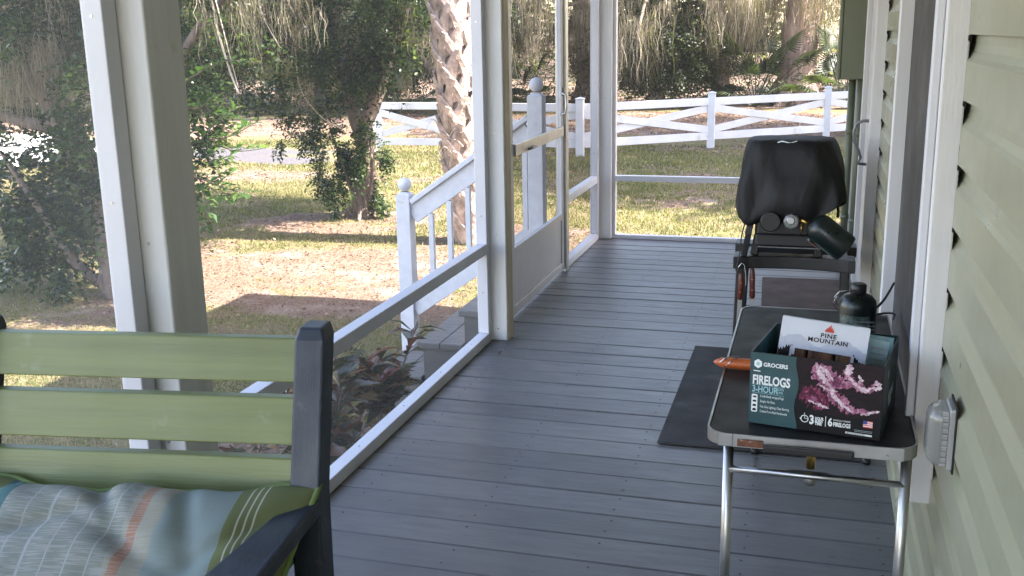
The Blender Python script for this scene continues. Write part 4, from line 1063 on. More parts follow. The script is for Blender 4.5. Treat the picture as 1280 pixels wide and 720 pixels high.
# ------------------------------------------------------------------ chair
CHX, CHY = -1.172+.0275*math.cos(R(8.5)), 1.514+.0275*math.sin(R(8.5))
ch = empty('garden_chair', (CHX, CHY, 0), 'wooden garden chair with lime green back slats and navy frame', 'chair', rz=R(8.5))
def cpart(nm, mb, mat, bev=.004, seg=3): return mb.build(nm, M[mat], ch, bev, seg)
def back_y(z): return -.046+.30*(z-.67)
PXC = .3175
for s in (-1, 1):
    mm = MB(); w = .027
    zs = [(.0, -.02), (.40, -.055), (.67, back_y(.67)), (.935, back_y(.935)), (.955, back_y(.955))]
    vs = []
    for i, (z, y) in enumerate(zs):
        q = .006 if i == len(zs)-1 else 0
        for a, b in ((-1, -1), (1, -1), (1, 1), (-1, 1)): vs.append((s*PXC+a*(w-q), y+b*(.032-q), z))
    mm.add(vs, [(3, 2, 1, 0)]+[(i*4+k, i*4+(k+1) % 4, (i+1)*4+(k+1) % 4, (i+1)*4+k) for i in range(4) for k in range(4)]+[(16, 17, 18, 19)])
    bp = cpart('back_post', mm, 'navy', .005)
    ap = [(s*.296, -.075), (s*.347, -.06), (s*.336, -.36), (s*.326, -.54), (s*.24, -.54), (s*.246, -.36)]
    mm = MB(); mm.prism(ap if s > 0 else ap[::-1], .642, .672); cpart('armrest', mm, 'navy', .007)
    mm = MB(); mm.box(s*.285-.024, s*.285+.024, -.50, -.44, 0, .641); cpart('front_leg', mm, 'navy')
    mm = MB(); mm.bar((s*.285, -.438, .37), (s*PXC, -.088, .37), .024, .08); cpart('side_rail', mm, 'navy')
for zc, hh in ((.895, .075), (.792, .080), (.690, .080), (.585, .080)):
    mm = MB(); y = back_y(zc); dz = hh/2
    t0 = .011
    mm.add([(x, back_y(zc+b*dz)+a*t0, zc+b*dz) for x in (-PXC+.028, PXC-.028) for a, b in ((-1, -1), (1, -1), (1, 1), (-1, 1))],
           [(3, 2, 1, 0), (4, 5, 6, 7), (0, 1, 5, 4), (1, 2, 6, 5), (2, 3, 7, 6), (3, 0, 4, 7)]); cpart('back_slat', mm, 'green_slat', .003)
for k in range(5):
    mm = MB(); mm.box(-PXC+.014, PXC-.014, -.49+k*.085, -.415+k*.085, .412, .432); cpart('seat_slat', mm, 'green_slat', .003)

# cushion (rests on the chair: a thing of its own)
def cushion():
    t = empty('cushion', (CHX-.015*math.cos(R(8.5))+.265*math.sin(R(8.5)), CHY-.015*math.sin(R(8.5))-.265*math.cos(R(8.5)), .545), 'plump outdoor cushion striped in green, teal, grey and rust, leaning on the green slats', 'cushion', rz=R(8.5))
    nx, ny = 90, 60; hx, hy, hz = .34, .235, .092
    Q = Matrix.Rotation(R(36), 3, 'X')
    vs = []; uv = []
    for side in (1, -1):
        for j in range(ny+1):
            for i in range(nx+1):
                u = 2*i/nx-1; v = 2*j/ny-1
                e = max(0, (1-abs(u)**3.2))**.55*max(0, (1-abs(v)**3.2))**.55
                pin = 1+.05*(u*u)*(v*v)-.045*(1-u*u)*abs(v)**4-.03*(1-v*v)*abs(u)**4
                x = u*hx*pin; y = v*hy*pin
                w = mnoise.noise(Vector((u*1.7, v*2.2, side*3)))*.012*e+mnoise.noise(Vector((u*6, v*4.5, side*5)))*.008*e
                if side > 0:
                    for cu, cv, ang, dp, wd in ((-.05, .9, .5, .022, .06), (-.62, .85, -.4, .018, .07), (.45, .8, .25, .012, .05), (.75, .5, -.6, .010, .05), (.2, .4, .9, .010, .06), (-.3, .5, -.9, .010, .06)):
                        du = (u-cu)*math.cos(ang)+(v-cv)*math.sin(ang); dv = -(u-cu)*math.sin(ang)+(v-cv)*math.cos(ang)
                        w -= dp*math.exp(-(du/wd)**2)*math.exp(-(dv/.55)**2)*min(1, e*3)
                sag = .006*math.sin(u*7.5+.6)*max(0, v)**3+.003*math.sin(u*17)*max(0, v)**4
                p = Q @ Vector((x, y+sag, side*(hz*e)+w))
                vs.append(tuple(p)); uv.append(((u+1)/2, (v+1)/2))
    n = (nx+1)*(ny+1); fs = []
    for j in range(ny):
        for i in range(nx):
            a = j*(nx+1)+i; fs.append((a, a+1, a+nx+2, a+nx+1)); fs.append((n+a, n+a+nx+1, n+a+nx+2, n+a+1))
    mm = MB(); mm.add(vs, fs, 0, True); o = mm.build('striped_cover', M['cushion'], t)
    ul = o.data.uv_layers.new(name='UVMap'); li = np.zeros(len(o.data.loops), dtype=np.int32); o.data.loops.foreach_get('vertex_index', li)
    ul.data.foreach_set('uv', np.array(uv, dtype=np.float32)[li].ravel())
    idx = [i for i in range(nx+1)]+[j*(nx+1)+nx for j in range(1, ny+1)]+[ny*(nx+1)+i for i in range(nx-1, -1, -1)]+[j*(nx+1) for j in range(ny-1, -1, -1)]
    mm = MB(); mm.tube([vs[k] for k in idx], .0055, 8, caps=False); mm.build('piping', M['piping'], t)
cushion()

# ------------------------------------------------------------------ crossbuck fence and gate
def fbar(mb, a, b, w, th, off):
    """flat board between two 3D points, wide in z, offset off along the horizontal normal"""
    a = Vector(a); b = Vector(b); h = Vector((b.x-a.x, b.y-a.y, 0)).normalized(); nrm = Vector((h.y, -h.x, 0)); 
    a = a+nrm*off; b = b+nrm*off; d = (b-a).normalized(); u = nrm.cross(d).normalized()
    vs = [p+u*i*w/2+nrm*j*th/2 for p in (a, b) for i, j in ((-1, -1), (1, -1), (1, 1), (-1, 1))]
    mb.add(vs, [(3, 2, 1, 0), (4, 5, 6, 7), (0, 1, 5, 4), (1, 2, 6, 5), (2, 3, 7, 6), (3, 0, 4, 7)])
fe = empty('crossbuck_fence', (-1.79, 18.76, GZ), 'white crossbuck board fence running across the yard behind the porch end', 'fence')
def fobj(mb, nm, par, bev=.006): 
    o = mb.build(nm, M['vinyl'], None, bev); o.parent = par; o.matrix_parent_inverse = Matrix.Translation(-Vector(par.location)); return o
fpts = [(-5.83, 17.36), (-3.80, 17.14), (-1.79, 18.76), (.18, 20.4), (2.15, 22.03), (4.1, 23.65)]
for x, y in fpts:
    mb = MB(); w = .064; mb.box(x-w, x+w, y-w, y+w, GZ, .355); mb.box(x-w-.01, x+w+.01, y-w-.01, y+w+.01, .356, .372)
    mb.add([(x-w-.008, y-w-.008, .3725), (x+w+.008, y-w-.008, .3725), (x+w+.008, y+w+.008, .3725), (x-w-.008, y+w+.008, .3725), (x, y, .395)], [(0, 1, 4), (1, 2, 4), (2, 3, 4), (3, 0, 4)])
    fobj(mb, 'fence_post', fe)
for (x0, y0), (x1, y1) in zip(fpts[:-1], fpts[1:]):
    h = Vector((x1-x0, y1-y0, 0)); L = h.length; h /= L; a = Vector((x0, y0, 0))+h*.062; b = Vector((x1, y1, 0))-h*.062
    for z in (.215, -.385):
        mb = MB(); fbar(mb, (a.x, a.y, z), (b.x, b.y, z), .135, .038, 0); fobj(mb, 'rail', fe)
    mb = MB(); fbar(mb, (a.x, a.y, .10), (b.x, b.y, -.27), .125, .02, .012); fobj(mb, 'brace', fe, .003)
    mb = MB(); fbar(mb, (a.x, a.y, -.27), (b.x, b.y, .10), .125, .02, -.012); fobj(mb, 'brace', fe, .003)
gt = empty('yard_gate', (-7.0, 17.4, GZ), 'white crossbuck yard gate left of the palm trunk', 'gate')
gx0, gx1, gy = -7.67, -5.95, 17.38
mb = MB(); mb.box(gx0-.07, gx0+.05, gy-.06, gy+.06, GZ, .345); fobj(mb, 'hinge_post', gt)
mb = MB(); mb.box(gx0+.07, gx0+.19, gy-.02, gy+.02, -.50, .30); fobj(mb, 'stile', gt)
mb = MB(); mb.box(gx1-.12, gx1, gy-.02, gy+.02, -.50, .30); fobj(mb, 'stile', gt)
for z in (.225, -.405): mb = MB(); mb.box(gx0+.191, gx1-.121, gy-.018, gy+.018, z-.062, z+.062); fobj(mb, 'rail', gt)
mb = MB(); fbar(mb, (gx0+.19, gy, .10), (gx1-.12, gy, -.27), .12, .02, .012); fobj(mb, 'brace', gt, .003)
mb = MB(); fbar(mb, (gx0+.19, gy, -.27), (gx1-.12, gy, .10), .12, .02, -.012); fobj(mb, 'brace', gt, .003)
mb = MB(); mb.box(gx0+.0, gx0+.04, gy-.075, gy-.061, -.36, -.28); o = fobj(mb, 'latch', gt, .002); o.data.materials[0] = M['grey_metal']

# ------------------------------------------------------------------ croton bushes beside the porch
def croton(x, y, h, n, label, seed):
    t = empty('croton_bush', (x, y, GZ), label, 'bush', 'croton bushes beside the porch'); r = random.Random(seed)
    mb = MB(); B = []; D = []
    for k in range(n):
        a = r.uniform(0, 2*math.pi); rr = r.uniform(.05, .26); hh = h*r.uniform(.45, 1)
        tip = Vector((math.cos(a)*rr, math.sin(a)*rr, hh)); mid = Vector((tip.x*.45, tip.y*.45, hh*.5))
        limb(mb, [(tip.x*.1, tip.y*.1, 0), mid, tip], .008, .004, 6, .1)
        for j in range(24):
            f_ = r.uniform(.45, 1); p = Vector((0, 0, 0)).lerp(tip, f_) if f_ < .5 else mid.lerp(tip, (f_-.5)*2)
            b = r.uniform(0, 2*math.pi); el = r.uniform(-.15, .9)
            B.append(tuple(p)); D.append((math.cos(b), math.sin(b), el))
    mb.build('stem', M['privet_bark'], t)
    B = np.array(B); D = np.array(D); k = len(B); L = rng.uniform(.11, .20, k); tn = rng.random(k)
    nn = np.tile([0, 0, 1.], (k, 1))+rng.normal(size=(k, 3))*.3
    leaves('foliage', B, D, nn, L, L*rng.uniform(.28, .42, k), M['croton_leaf'], tn, t, .10)
    # pale midribs and side veins on the showier leaves
    sel = rng.random(k) < .45; d = D[sel]/np.linalg.norm(D[sel], axis=1, keepdims=True)
    s = np.cross(d, nn[sel]); s /= np.linalg.norm(s, axis=1, keepdims=True); n_ = np.cross(s, d); l = L[sel][:, None]
    p0 = B[sel]; pm = p0+d*l*.5+n_*l*.108; pt = p0+d*l*.98+n_*.002
    w = .0022
    V = []; F = []
    for q in range(len(p0)):
        b = len(V); V += [p0[q]-s[q]*w, p0[q]+s[q]*w, pm[q]-s[q]*w, pm[q]+s[q]*w, pt[q]]; F += [(b, b+1, b+3, b+2), (b+2, b+3, b+4, b+4)]
        for f_ in (.3, .42, .54, .66):
            c = p0[q]+d[q]*l[q]*f_+n_[q]*l[q]*(.115 if f_ > .4 else .09)
            for sg in (-1, 1):
                e = c+s[q]*sg*l[q]*.13*(1-abs(f_-.45))+d[q]*l[q]*.07+n_[q]*l[q]*.055
                b = len(V); V += [c-d[q]*.0014, c+d[q]*.0014, e+d[q]*.0006, e-d[q]*.0006]; F.append((b, b+1, b+2, b+3))
    mbv = MB(); mbv.add([tuple(v) for v in V], [tuple(dict.fromkeys(f)) for f in F]); mbv.build('leaf_vein', M['croton_vein'], t)
croton(-2.06, 4.60, .72, 11, 'red and green croton bush beside the bottom of the porch steps', 1)
croton(-2.10, 4.02, .74, 12, 'dark croton bush with yellow veins outside the long screen bay', 2)
croton(-2.16, 3.35, .50, 8, 'croton bush hidden partly by the navy chair post', 3)

# ------------------------------------------------------------------ near trees
def branch_leaves(t, specs, mat, ll, lw, gap=.03, name='foliage'):
    """leaf pairs set along given twig polylines"""
    B = []; D = []; NN = []; mb = MB()
    for pts, r0 in specs:
        P = [Vector(p) for p in pts]; limb(mb, P, r0, .002, 6, .1)
        for i in range(len(P)-1):
            L = (P[i+1]-P[i]).length; k = max(1, int(L/gap)); d = (P[i+1]-P[i]).normalized()
            for j in range(k):
                p = P[i].lerp(P[i+1], j/k)
                for sg in (-1, 1):
                    up = Vector((rnd.gauss(0, .25), rnd.gauss(0, .25), 1)); s = d.cross(up).normalized()*sg
                    B.append(p); D.append(s+d*.7+Vector((rnd.gauss(0, .15), rnd.gauss(0, .15), rnd.gauss(.05, .15)))); NN.append(up)
    k = len(B); L = ll*rng.uniform(.75, 1.2, k)
    leaves(name, np.array([tuple(b) for b in B]), np.array([tuple(b) for b in D]), np.array([tuple(b) for b in NN]), L, L*lw/ll*rng.uniform(.85, 1.15, k), mat, np.clip(rng.normal(.55, .2, k), 0, 1), t)
    return mb
def vine(t, pts, r=.006):
    mb = MB(); limb(mb, pts, r, r*.7, 6, .2); o = mb.build('hanging_vine', M['vine'], t); return o

# right hand privet tree, base (-5.03, 11.0)
t2 = empty('privet_tree', (-5.03, 11.0, GZ), 'leaning evergreen tree with leafy suckers at its base, left of the palm', 'tree')
mb = MB()
limb(mb, [(.02, 0, -.05), (.03, .02, .35), (.06, 0, .85), (-.02, .02, 1.3), (-.18, .05, 1.75), (-.3, .1, 2.4), (-.2, .1, 3.4)], .135, .06, 14, .45)
limb(mb, [(.0, 0, .9), (.28, .0, 1.5), (.55, .1, 2.2), (.9, .2, 3.1)], .10, .03, 9, .3)
limb(mb, [(-.15, .02, 1.6), (-.7, -.1, 2.0), (-1.4, -.2, 2.3), (-2.1, -.1, 2.7)], .07, .02, 8, .3)
limb(mb, [(0, 0, 0), (-.16, -.05, .5), (-.30, -.1, 1.0)], .035, .012, 7, .2)
limb(mb, [(.05, 0, 0), (.18, -.1, .45), (.20, -.12, .95)], .03, .01, 7, .2)
limb(mb, [(.0, -.02, .0), (-.09, -.15, .4), (-.16, -.2, .8)], .022, .01, 7, .2)
for a in range(6): limb(mb, [(math.cos(a)*.12, math.sin(a)*.12, .12), (math.cos(a)*.3, math.sin(a)*.3, .01), (math.cos(a)*.45, math.sin(a)*.32, -.05)], .035, .012, 7, .3)
mb.build('trunk', M['privet_bark'], t2)
foliage('foliage', [(-.4, 0, 2.75, 1.9, 1.5, .95), (.6, .1, 2.5, 1.0, 1.1, .8), (-1.5, -.2, 2.45, 1.1, 1.1, .65), (-.35, -.2, 1.75, .75, .7, .45), (-.9, .2, 3.6, 2.0, 1.8, .8), (.3, -.1, 1.75, .5, .45, .3), (-1.1, -.3, 1.75, .7, .6, .35), (-.1, -.3, 2.1, 1.0, .6, .5), (-.5, -1.6, 3.3, 1.5, .9, .55, 1.3), (.8, -1.5, 3.1, .9, .8, .45, 1.3)], 7200, 9, .064, .034, .22, M['privet_leaf'], t2, .38)
foliage('foliage', [(-.33, -.1, .78, .20, .22, .42, 3), (-.52, -.1, 1.25, .35, .3, .32), (.20, -.12, .62, .12, .16, .50, 4), (-.16, -.2, .45, .14, .14, .38, 3), (.02, -.2, 1.1, .16, .12, .5), (-.75, -.1, 1.0, .25, .25, .25)], 950, 8, .055, .028, .16, M['privet_leaf'], t2, .55, .25)
anch = [(x, y, z) for x, y, z in zip(rng.uniform(-1.9, 1.1, 46), rng.uniform(-.9, .9, 46), rng.uniform(1.6, 2.8, 46))]
moss('spanish_moss', anch, rng.uniform(.15, .75, 46), 55, .06, .0038, t2)
vine(t2, [(-.50, -.55, 2.5), (-.47, -.5, 1.9), (-.44, -.5, 1.5), (-.25, -.45, 1.2), (-.02, -.4, 1.05)], .009)
vine(t2, [(-.95, -.6, 2.6), (-.9, -.6, 2.1), (-1.05, -.6, 1.8)], .007)

# left hand tree, base (-5.47, 7.0)
t1 = empty('privet_tree', (-5.5, 7.1, GZ), 'dark leafy evergreen tree at the left edge of the yard, hung with moss', 'tree')
mb = MB()
limb(mb, [(.05, 0, -.05), (.04, 0, .45), (-.08, 0, .9), (-.30, .0, 1.35), (-.62, .05, 1.85), (-1.1, .1, 2.5), (-1.5, .1, 3.3)], .15, .06, 12, .4)
limb(mb, [(-.05, 0, .85), (.10, .05, 1.25), (.05, .0, 1.7), (.2, .1, 2.5)], .08, .03, 9, .3)
limb(mb, [(-.3, .0, 1.35), (-.8, -.2, 1.5), (-1.3, -.3, 1.9)], .06, .02, 8, .3)
limb(mb, [(.25, .2, 2.6), (-.2, .1, 2.0), (-.8, 0, 1.75), (-1.5, 0, 2.15)], .03, .07, 8, .3)
limb(mb, [(0, 0, 0), (-.3, -.1, .3), (-.55, -.15, .75), (-.8, -.2, 1.2)], .05, .015, 7, .3)
mb.build('trunk', M['privet_bark'], t1)
foliage('foliage', [(-.35, -.05, 1.18, .55, .5, .36, 1.8), (-.85, 0, 1.05, .55, .5, .38, 1.6), (-.50, -.1, .62, .42, .35, .30, 1.8), (-.15, -.05, .50, .26, .25, .28, 1.6), (-1.1, .1, .8, .5, .4, .3), (-.5, .2, 2.4, 1.4, 1.2, .55), (-1.2, .3, 3.3, 1.9, 1.7, .9), (.35, .1, 1.9, .5, .5, .35), (-.95, -.1, .45, .35, .3, .3), (-1.3, 0, 1.5, .6, .5, .4), (-.30, -.2, .42, .30, .28, .30, 2.4), (-.75, -.2, .75, .35, .3, .35, 2), (-.12, -.15, .85, .28, .25, .35, 1.6), (.1, -.7, 2.9, .9, .6, .4)], 5800, 9, .066, .038, .20, M['privet_leaf'], t1, .33)
foliage('foliage', [(-.15, -.3, 1.95, .35, .25, .16), (-.6, -.35, 2.3, .4, .2, .2)], 90, 9, .065, .030, .2, M['bright_leaf'], t1, .45)
anch = [(x, y, z) for x, y, z in zip(rng.uniform(-1.5, .4, 75), rng.uniform(-.6, .3, 75), rng.uniform(1.75, 2.6, 75))]
moss('spanish_moss', anch, rng.uniform(.2, .65, 75), 70, .06, .0032, t1)

# tree behind the nearest post, with a sunlit branch reaching right
t3 = empty('privet_tree', (-4.55, 6.55, GZ), 'tree behind the nearest porch post, its bright glossy branch reaching right', 'tree')
mb = MB()
limb(mb, [(0, 0, -.05), (.03, 0, .7), (-.03, 0, 1.4), (.05, 0, 2.1), (.0, .1, 3.0)], .085, .04, 10, .3)
limb(mb, [(.02, 0, 1.5), (.35, -.1, 2.0), (.75, -.15, 2.35), (1.1, -.1, 2.5)], .04, .012, 8, .2)
mb.build('trunk', M['privet_bark'], t3)
S = []
def tw(*p): return [tuple(q) for q in p]
S += [(tw((.10, -.05, 1.25), (.45, -.20, 1.36), (.72, -.25, 1.40), (.98, -.28, 1.52)), .010), (tw((.5, -.2, 1.37), (.75, -.25, 1.30), (1.02, -.28, 1.33)), .006), (tw((.45, -.2, 1.36), (.62, -.24, 1.50), (.80, -.26, 1.60)), .006),
      (tw((.10, -.05, 1.05), (.42, -.22, 1.10), (.66, -.28, 1.05), (.90, -.3, 1.00)), .009), (tw((.42, -.22, 1.10), (.60, -.26, 1.0), (.78, -.3, .96)), .005),
      (tw((.2, -.05, 1.6), (.42, -.15, 1.58), (.60, -.2, 1.68)), .007), (tw((.2, -.05, 1.3), (.38, -.15, 1.10), (.46, -.2, .86), (.44, -.2, .72)), .007), (tw((.2, -.1, 1.7), (.44, -.2, 1.8), (.7, -.22, 1.9), (.95, -.2, 1.88)), .008)]
r3 = random.Random(21)
for k in range(40):
    a = Vector((r3.uniform(.12, .44), r3.uniform(-.3, .2), r3.uniform(1.0, 1.6))); b = a+Vector((r3.uniform(.02, .22), r3.uniform(-.12, .12), r3.uniform(-.1, .1))); S.append((tw(a, a.lerp(b, .5)+Vector((0, 0, .02)), b), .003))
mbt = branch_leaves(t3, S, M['bright_leaf'], .098, .050, .044)
mbt.build('twig', M['privet_bark'], t3)
foliage('foliage', [(.25, 0, 2.3, .55, .5, .45), (.9, -.05, 2.65, .7, .5, .3), (.2, .1, 1.7, .35, .3, .5), (0, .1, 3.0, 1.0, .9, .6), (-.3, 0, 1.6, .45, .4, .6), (.30, .05, 1.45, .10, .14, .6, 2)], 1500, 9, .062, .032, .2, M['privet_leaf'], t3, .45)
anch = [(x, y, z) for x, y, z in zip(rng.uniform(.2, 1.3, 26), rng.uniform(-.3, .2, 26), rng.uniform(2.1, 2.6, 26))]
moss('spanish_moss', anch, rng.uniform(.15, .5, 26), 26, .035, .0035, t3)
vine(t3, [(.62, -.2, 2.6), (.64, -.2, 2.2), (.72, -.2, 1.85), (.78, -.2, 1.68)], .008)
vine(t3, [(.66, -.2, 2.3), (.72, -.2, 2.0), (.78, -.2, 1.72)], .004)
vine(t3, [(.95, -.1, 2.6), (.93, -.1, 2.25), (1.06, -.1, 1.98)], .005)

# ------------------------------------------------------------------ palm
def palm():
    t = empty('cabbage_palm', (-3.30, 9.75, GZ), 'cabbage palm trunk with criss-crossed boots beside the middle porch post', 'palm tree')
    def cpt(z): return Vector((.02-.07*z/1.0+.004*z*z, 0, z))
    mb = MB(); zs = [i*.12 for i in range(-1, 56)]
    mb.tube([cpt(z) for z in zs], [.165+.02*math.sin(z*3) for z in zs], 18, 0, True, .1); mb.build('trunk', M['palm_core'], t)
    bt = MB(); k = 0; z = -.02; ga = R(137.5)
    while z < 5.6:
        a0 = k*ga; 
        for sg in (-1, 1):
            P = []; n = 6
            for i in range(n):
                f_ = i/(n-1); zz = z+f_*.30; a = a0+sg*f_*.72; r_ = .168+.012*f_+.045*f_*f_
                c = cpt(zz); P.append(Vector((c.x+math.cos(a)*r_, c.y+math.sin(a)*r_, zz)))
            wd = [.15, .14, .125, .11, .095, .075]
            vs = []
            for i, p in enumerate(P):
                c = cpt(p.z); rad = Vector((p.x-c.x, p.y-c.y, 0)).normalized(); tan = (P[min(i+1, n-1)]-P[max(i-1, 0)]).normalized(); sd_ = tan.cross(rad).normalized()
                w = wd[i]/2*rnd.uniform(.85, 1.15); tk = .011
                vs += [p-sd_*w-rad*tk, p+sd_*w-rad*tk, p+sd_*w*.8+rad*tk, p+rad*tk*1.9, p-sd_*w*.8+rad*tk]
            bt.add(vs, [(i*5+q, i*5+(q+1) % 5, (i+1)*5+(q+1) % 5, (i+1)*5+q) for i in range(n-1) for q in range(5)]+[tuple((n-1)*5+q for q in range(5)), (4, 3, 2, 1, 0)])
        z += .033; k += 1
    bt.build('boots', M['boot'], t)
    # crown of fan fronds, high above the picture
    B = []; D = []; NN = []; L = []; c = cpt(5.9)
    for f in range(26):
        a = f*ga; el = rnd.uniform(-.5, 1.1); ax = Vector((math.cos(a)*math.cos(el), math.sin(a)*math.cos(el), math.sin(el))); hub = c+ax*1.1
        sd_ = ax.cross(Vector((0, 0, 1))).normalized(); up = sd_.cross(ax)
        for q in range(26):
            b = (q-12.5)/12.5*2.0; dd = ax*math.cos(b)+sd_*math.sin(b)-up*.15
            B.append(tuple(hub)); D.append(tuple(dd)); NN.append(tuple(up)); L.append(.95-.12*abs(b))
    L = np.array(L); leaves('fronds', np.array(B), np.array(D), np.array(NN), L, np.full(len(L), .045), M['palmetto_leaf'], rng.random(len(L)), t)
    # frayed fibres low on the trunk
    mb = MB()
    for q in range(10):
        a = rnd.uniform(3.0, 5.2); z = rnd.uniform(.7, 1.2); c = cpt(z); p = Vector((c.x+math.cos(a)*.22, c.y+math.sin(a)*.22, z))
        limb(mb, [p, p+Vector((-.08, -.02, .07)), p+Vector((-.15, -.03, rnd.uniform(-.06, .05)))], .004, .002, 5, 0)
    mb.build('loose_fibre', M['vine'], t)
palm()

# ------------------------------------------------------------------ shade trees right of the view, behind the house corner
def shade_tree(x, y, h, r, label, n=1700, zr=.4):
    t = empty('oak_tree', (x, y, GZ), label, 'tree', 'tall oaks around the yard')
    mb = MB(); limb(mb, [(0, 0, -.1), (.1, 0, h*.3), (0, .2, h*.6), (.1, 0, h)], .35, .12, 12, .3)
    for k in range(7):
        a = k*.9+x; limb(mb, [(0, 0, h*(.45+.06*k)), (math.cos(a)*r*.4, math.sin(a)*r*.4, h*(.6+.05*k)), (math.cos(a)*r*.85, math.sin(a)*r*.85, h*(.72+.05*k))], .12, .03, 7, .2)
    mb.build('trunk', M['bark'], t)
    foliage('crown', [(0, 0, h, r, r, r*.55), (r*.5, r*.3, h*.9, r*.6, r*.6, r*.4), (-r*.5, -r*.2, h*.92, r*.6, r*.7, r*.4)], n, 9, .17, .09, .6, M['oak_leaf'], t, .4)
    return t
shade_tree(7.5, 17.0, 8.5, 4.5, 'tall oak beyond the house corner shading the fence', 6500)
shade_tree(2.2, 18.2, 8.8, 3.0, 'tall oak crown over the yard corner shading the gate', 2600) if False else None
shade_tree(2.8, 22.5, 8.0, 4.0, 'tall oak over the fence line behind the utility box', 2600)
shade_tree(10.5, 19.8, 10.5, 3.6, 'tallest oak far right of the house corner', 2600)
shade_tree(-2.2, 16.2, 7.6, 2.9, 'tall oak crown above the yard between palm and fence', 0) if False else None

# ------------------------------------------------------------------ woods beyond the fence
def wood_tree(name, lean, r0, hgt, low, barkm, n, nm, tone, seed, nl=700):
    """hanging moss, low limbs and foliage"""
    t = empty(name, (0, 0, GZ), None, 'tree', 'moss hung trees of the wood beyond the fence'); r = random.Random(seed)
    mb = MB(); P = [(0, 0, -.1), (lean*.15, 0, hgt*.2), (lean*.5+.1, .1, hgt*.5), (lean, .2, hgt)]
    limb(mb, P, r0, r0*.35, 14, .35, seed=seed)
    for a in range(5): limb(mb, [(math.cos(a*1.3)*r0*.6, math.sin(a*1.3)*r0*.6, .5), (math.cos(a*1.3)*r0*1.3, math.sin(a*1.3)*r0*1.3, .1), (math.cos(a*1.3)*r0*2, math.sin(a*1.3)*r0*2, -.1)], r0*.4, r0*.1, 7, .3)
    A = []
    for k in range(9):
        a = r.uniform(0, 6.28); z0 = r.uniform(1.6, 4.5); ln = r.uniform(1.6, 3.6)
        q = [(lean*z0/hgt, 0, z0), (lean*z0/hgt+math.cos(a)*ln*.5, math.sin(a)*ln*.5, z0+r.uniform(.2, .6)), (lean*z0/hgt+math.cos(a)*ln, math.sin(a)*ln, z0+r.uniform(-.3, .9))]
        limb(mb, q, r0*.28, .03, 7, .2)
        for j in range(6):
            f_ = r.uniform(.25, 1); A.append(tuple(Vector(q[0]).lerp(Vector(q[2]), f_)+Vector((0, 0, .15))))
    mb.build('trunk', barkm, t)
    foliage('crown', [(lean, 0, hgt, 3.4, 3.2, 1.8), (lean*.6, 0, hgt*.7, 2.6, 2.4, 1.3)], n, 8, .16, .075, .5, M['oak_leaf'], t, tone)
    foliage('low_foliage', low, nl, 9, .11, .05, .35, M['oak_leaf'], t, tone)
    A = np.array(A+[(r.uniform(-2.4, 2.4), r.uniform(-1.5, 1.5), r.uniform(1.9, 3.8)) for _ in range(nm*3)])
    moss('spanish_moss', A, rng.uniform(.5, 1.9, len(A)), 30, .15, .013, t)
    return t
kinds = [
 wood_tree('oak_tree', .6, .30, 8, [(.2, 0, 2.0, 1.5, 1.2, .8)], M['bark'], 800, 26, .35, 1, 700),
 wood_tree('oak_tree', -.5, .22, 7, [(0, 0, 1.9, 1.7, 1.4, 1.3, 2.2), (.5, -.3, 1.2, 1.1, .9, .8, 2)], M['bark'], 900, 22, .22, 2, 3800),
 wood_tree('cypress_tree', .2, .52, 11, [(1.0, .4, 3.2, 1.2, 1.0, .6)], M['red_bark'], 600, 40, .4, 3, 300)]
labels = {
 0: ['moss hung oak', 'slim moss draped oak', 'grey oak trunk with moss'],
}
place = [ # kind, x, y, rot, scale, label
 (2, -.55, 30.0, .3, 1.15, 'thick reddish trunk with peeling bark behind the fence, nearest the utility box'),
 (1, -4.2, 28.5, .6, .95, 'dark bushy tree hung with moss in the middle of the far screen bay'),
 (0, -6.6, 30.5, 2.2, .95, 'dark slanting trunk just right of the far corner post'),
 (0, -2.6, 30.0, 4.0, .9, 'moss draped tree between the bushy tree and the thick reddish trunk'),
 (1, 2.4, 36.0, 1.1, .9, 'leafy dark tree right of the thick reddish trunk'),
 (2, -9.5, 31, 2.0, .8, 'reddish trunk seen through the screen door glass'),
 (1, -11.8, 27, 3.1, 1.0, 'dark bushy tree behind the yard gate'),
 (0, -8.6, 26.5, 5.2, 1.0, 'moss hung tree behind the palm trunk'),
 (0, -14.2, 29, .4, 1.1, 'moss hung tree above the left end of the gate'),
 (1, -16.8, 26, 4.4, 1.0, 'bushy tree beyond the gravel drive'),
 (0, -19.5, 24, 2.6, 1.0, 'moss hung tree left of the gravel drive'),
 (2, -17.5, 33, 1.2, .8, 'reddish trunk far behind the gravel drive'),
 (1, -23.5, 27, 5.0, 1.1, 'bushy tree seen through the leaves at the left edge'),
 (0, -27.5, 28, 1.4, 1.1, 'moss hung tree at the far left edge of the wood'),
 (1, 6.0, 38.5, 2.4, 1.0, 'bushy tree at the far right of the wood'),
]
used = set()
for kd, x, y, rz_, sc, lb in place:
    if kd not in used:
        o = kinds[kd]; used.add(kd); o.location = (x, y, GZ); o.rotation_euler = (0, 0, rz_); o.scale = (sc,)*3; o['label'] = lb
    else: copy_thing(kinds[kd], (x, y, GZ), rz_, lb, sc)

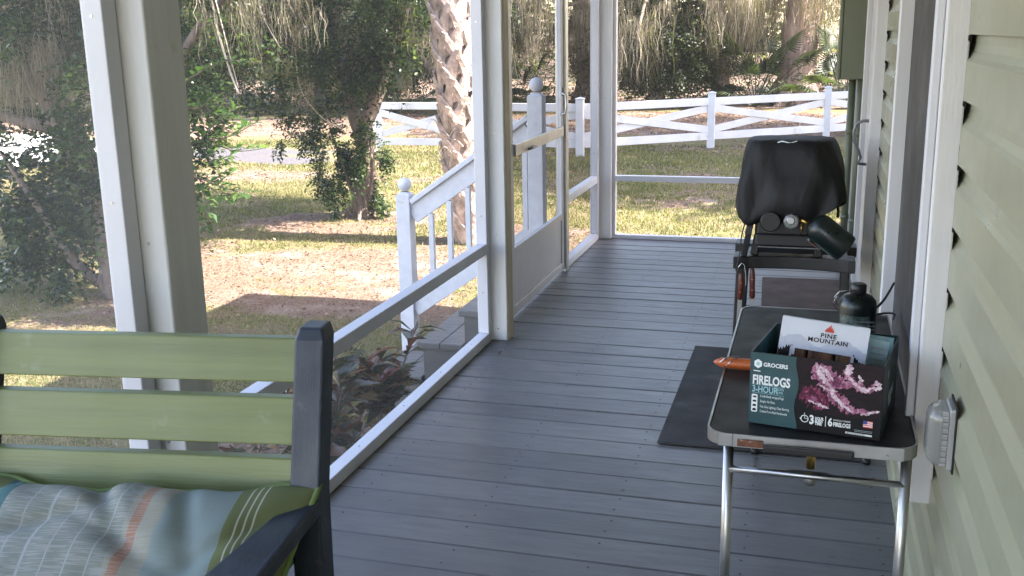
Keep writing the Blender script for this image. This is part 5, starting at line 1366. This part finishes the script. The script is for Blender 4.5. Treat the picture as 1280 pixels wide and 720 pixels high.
def palmetto():
    t = empty('palmetto', (0, 0, GZ), None, 'palmetto', 'palmettos under the trees'); B = []; D = []; NN = []; L = []; mb = MB()
    r = random.Random(5)
    for f in range(15):
        a = r.uniform(0, 6.28); el = r.uniform(.2, 1.35); ax = Vector((math.cos(a)*math.cos(el), math.sin(a)*math.cos(el), math.sin(el))); ln = r.uniform(.7, 1.5); hub = ax*ln
        limb(mb, [(0, 0, 0), hub*.5+Vector((0, 0, .05)), hub], .014, .008, 5, 0)
        sd_ = ax.cross(Vector((0, 0, 1))).normalized(); up = sd_.cross(ax)
        for q in range(22):
            b = (q-10.5)/10.5*1.7; dd = ax*math.cos(b)+sd_*math.sin(b)-up*.2
            B.append(tuple(hub)); D.append(tuple(dd)); NN.append(tuple(up)); L.append(.62-.10*abs(b))
    mb.build('stalk', M['palmetto_leaf'], t)
    L = np.array(L); leaves('fronds', np.array(B), np.array(D), np.array(NN), L, np.full(len(L), .05), M['palmetto_leaf'], rng.random(len(L)), t)
    return t
pm = palmetto()
pl = [(-1.6, 29.0, 1.2, 'palmetto just left of the thick reddish trunk'), (.65, 29.5, 1.25, 'palmetto just right of the thick reddish trunk'),
      (-7.9, 27.5, 1.0, 'palmetto seen through the narrow screen bay'), (-10.6, 25.5, 1.0, 'palmetto behind the yard gate'), (-13.5, 25.0, 1.1, 'palmetto beyond the end of the gravel drive'), (-18.2, 23.0, 1.0, 'palmetto left of the gravel drive')]
for i, (x, y, s, lb) in enumerate(pl):
    if i == 0: pm.location = (x, y, GZ); pm.scale = (s,)*3; pm['label'] = lb
    else: copy_thing(pm, (x, y, GZ), i*1.3, lb, s)

# undergrowth strip and the sunlit wood far behind
def undergrowth():
    n = 5200; x = rng.uniform(-34, 8, n); y = 28.2+rng.uniform(0, 7, n)+np.clip(-x-8, 0, 30)*-.12
    z = GZ+rng.random(n)**1.6*1.5*(.4+vnoise(x, y, 1.6, 3))
    P = np.stack([x, y, z], 1); D = rand_unit(n)+np.array([0, 0, .6])
    b, ld, nn, L, W, tn = twigs(P, D, 8, .13, .05, .45, .35, .3, .3)
    tag(leaves('undergrowth', b, ld, nn, L, W, M['oak_leaf'], tn), 'dark tangled undergrowth along the foot of the wood', 'undergrowth', kind='stuff')
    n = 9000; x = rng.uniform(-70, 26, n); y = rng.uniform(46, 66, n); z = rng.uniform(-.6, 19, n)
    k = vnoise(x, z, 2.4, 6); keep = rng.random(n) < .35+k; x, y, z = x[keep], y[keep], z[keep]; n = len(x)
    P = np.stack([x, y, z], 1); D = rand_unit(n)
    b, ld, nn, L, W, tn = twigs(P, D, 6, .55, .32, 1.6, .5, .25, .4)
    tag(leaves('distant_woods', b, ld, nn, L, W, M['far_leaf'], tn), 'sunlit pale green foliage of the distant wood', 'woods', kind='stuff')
undergrowth()

# one dry leaf on the boards
o = leaves('dry_leaf', [[-1.36, 4.38, .004]], [[.3, 1, .25]], [[0, .2, 1]], [.045], [.016], M['litter_leaf'], [.05])
tag(o, 'tiny dark dry leaf lying on the boards beside the middle porch post', 'dry leaf')
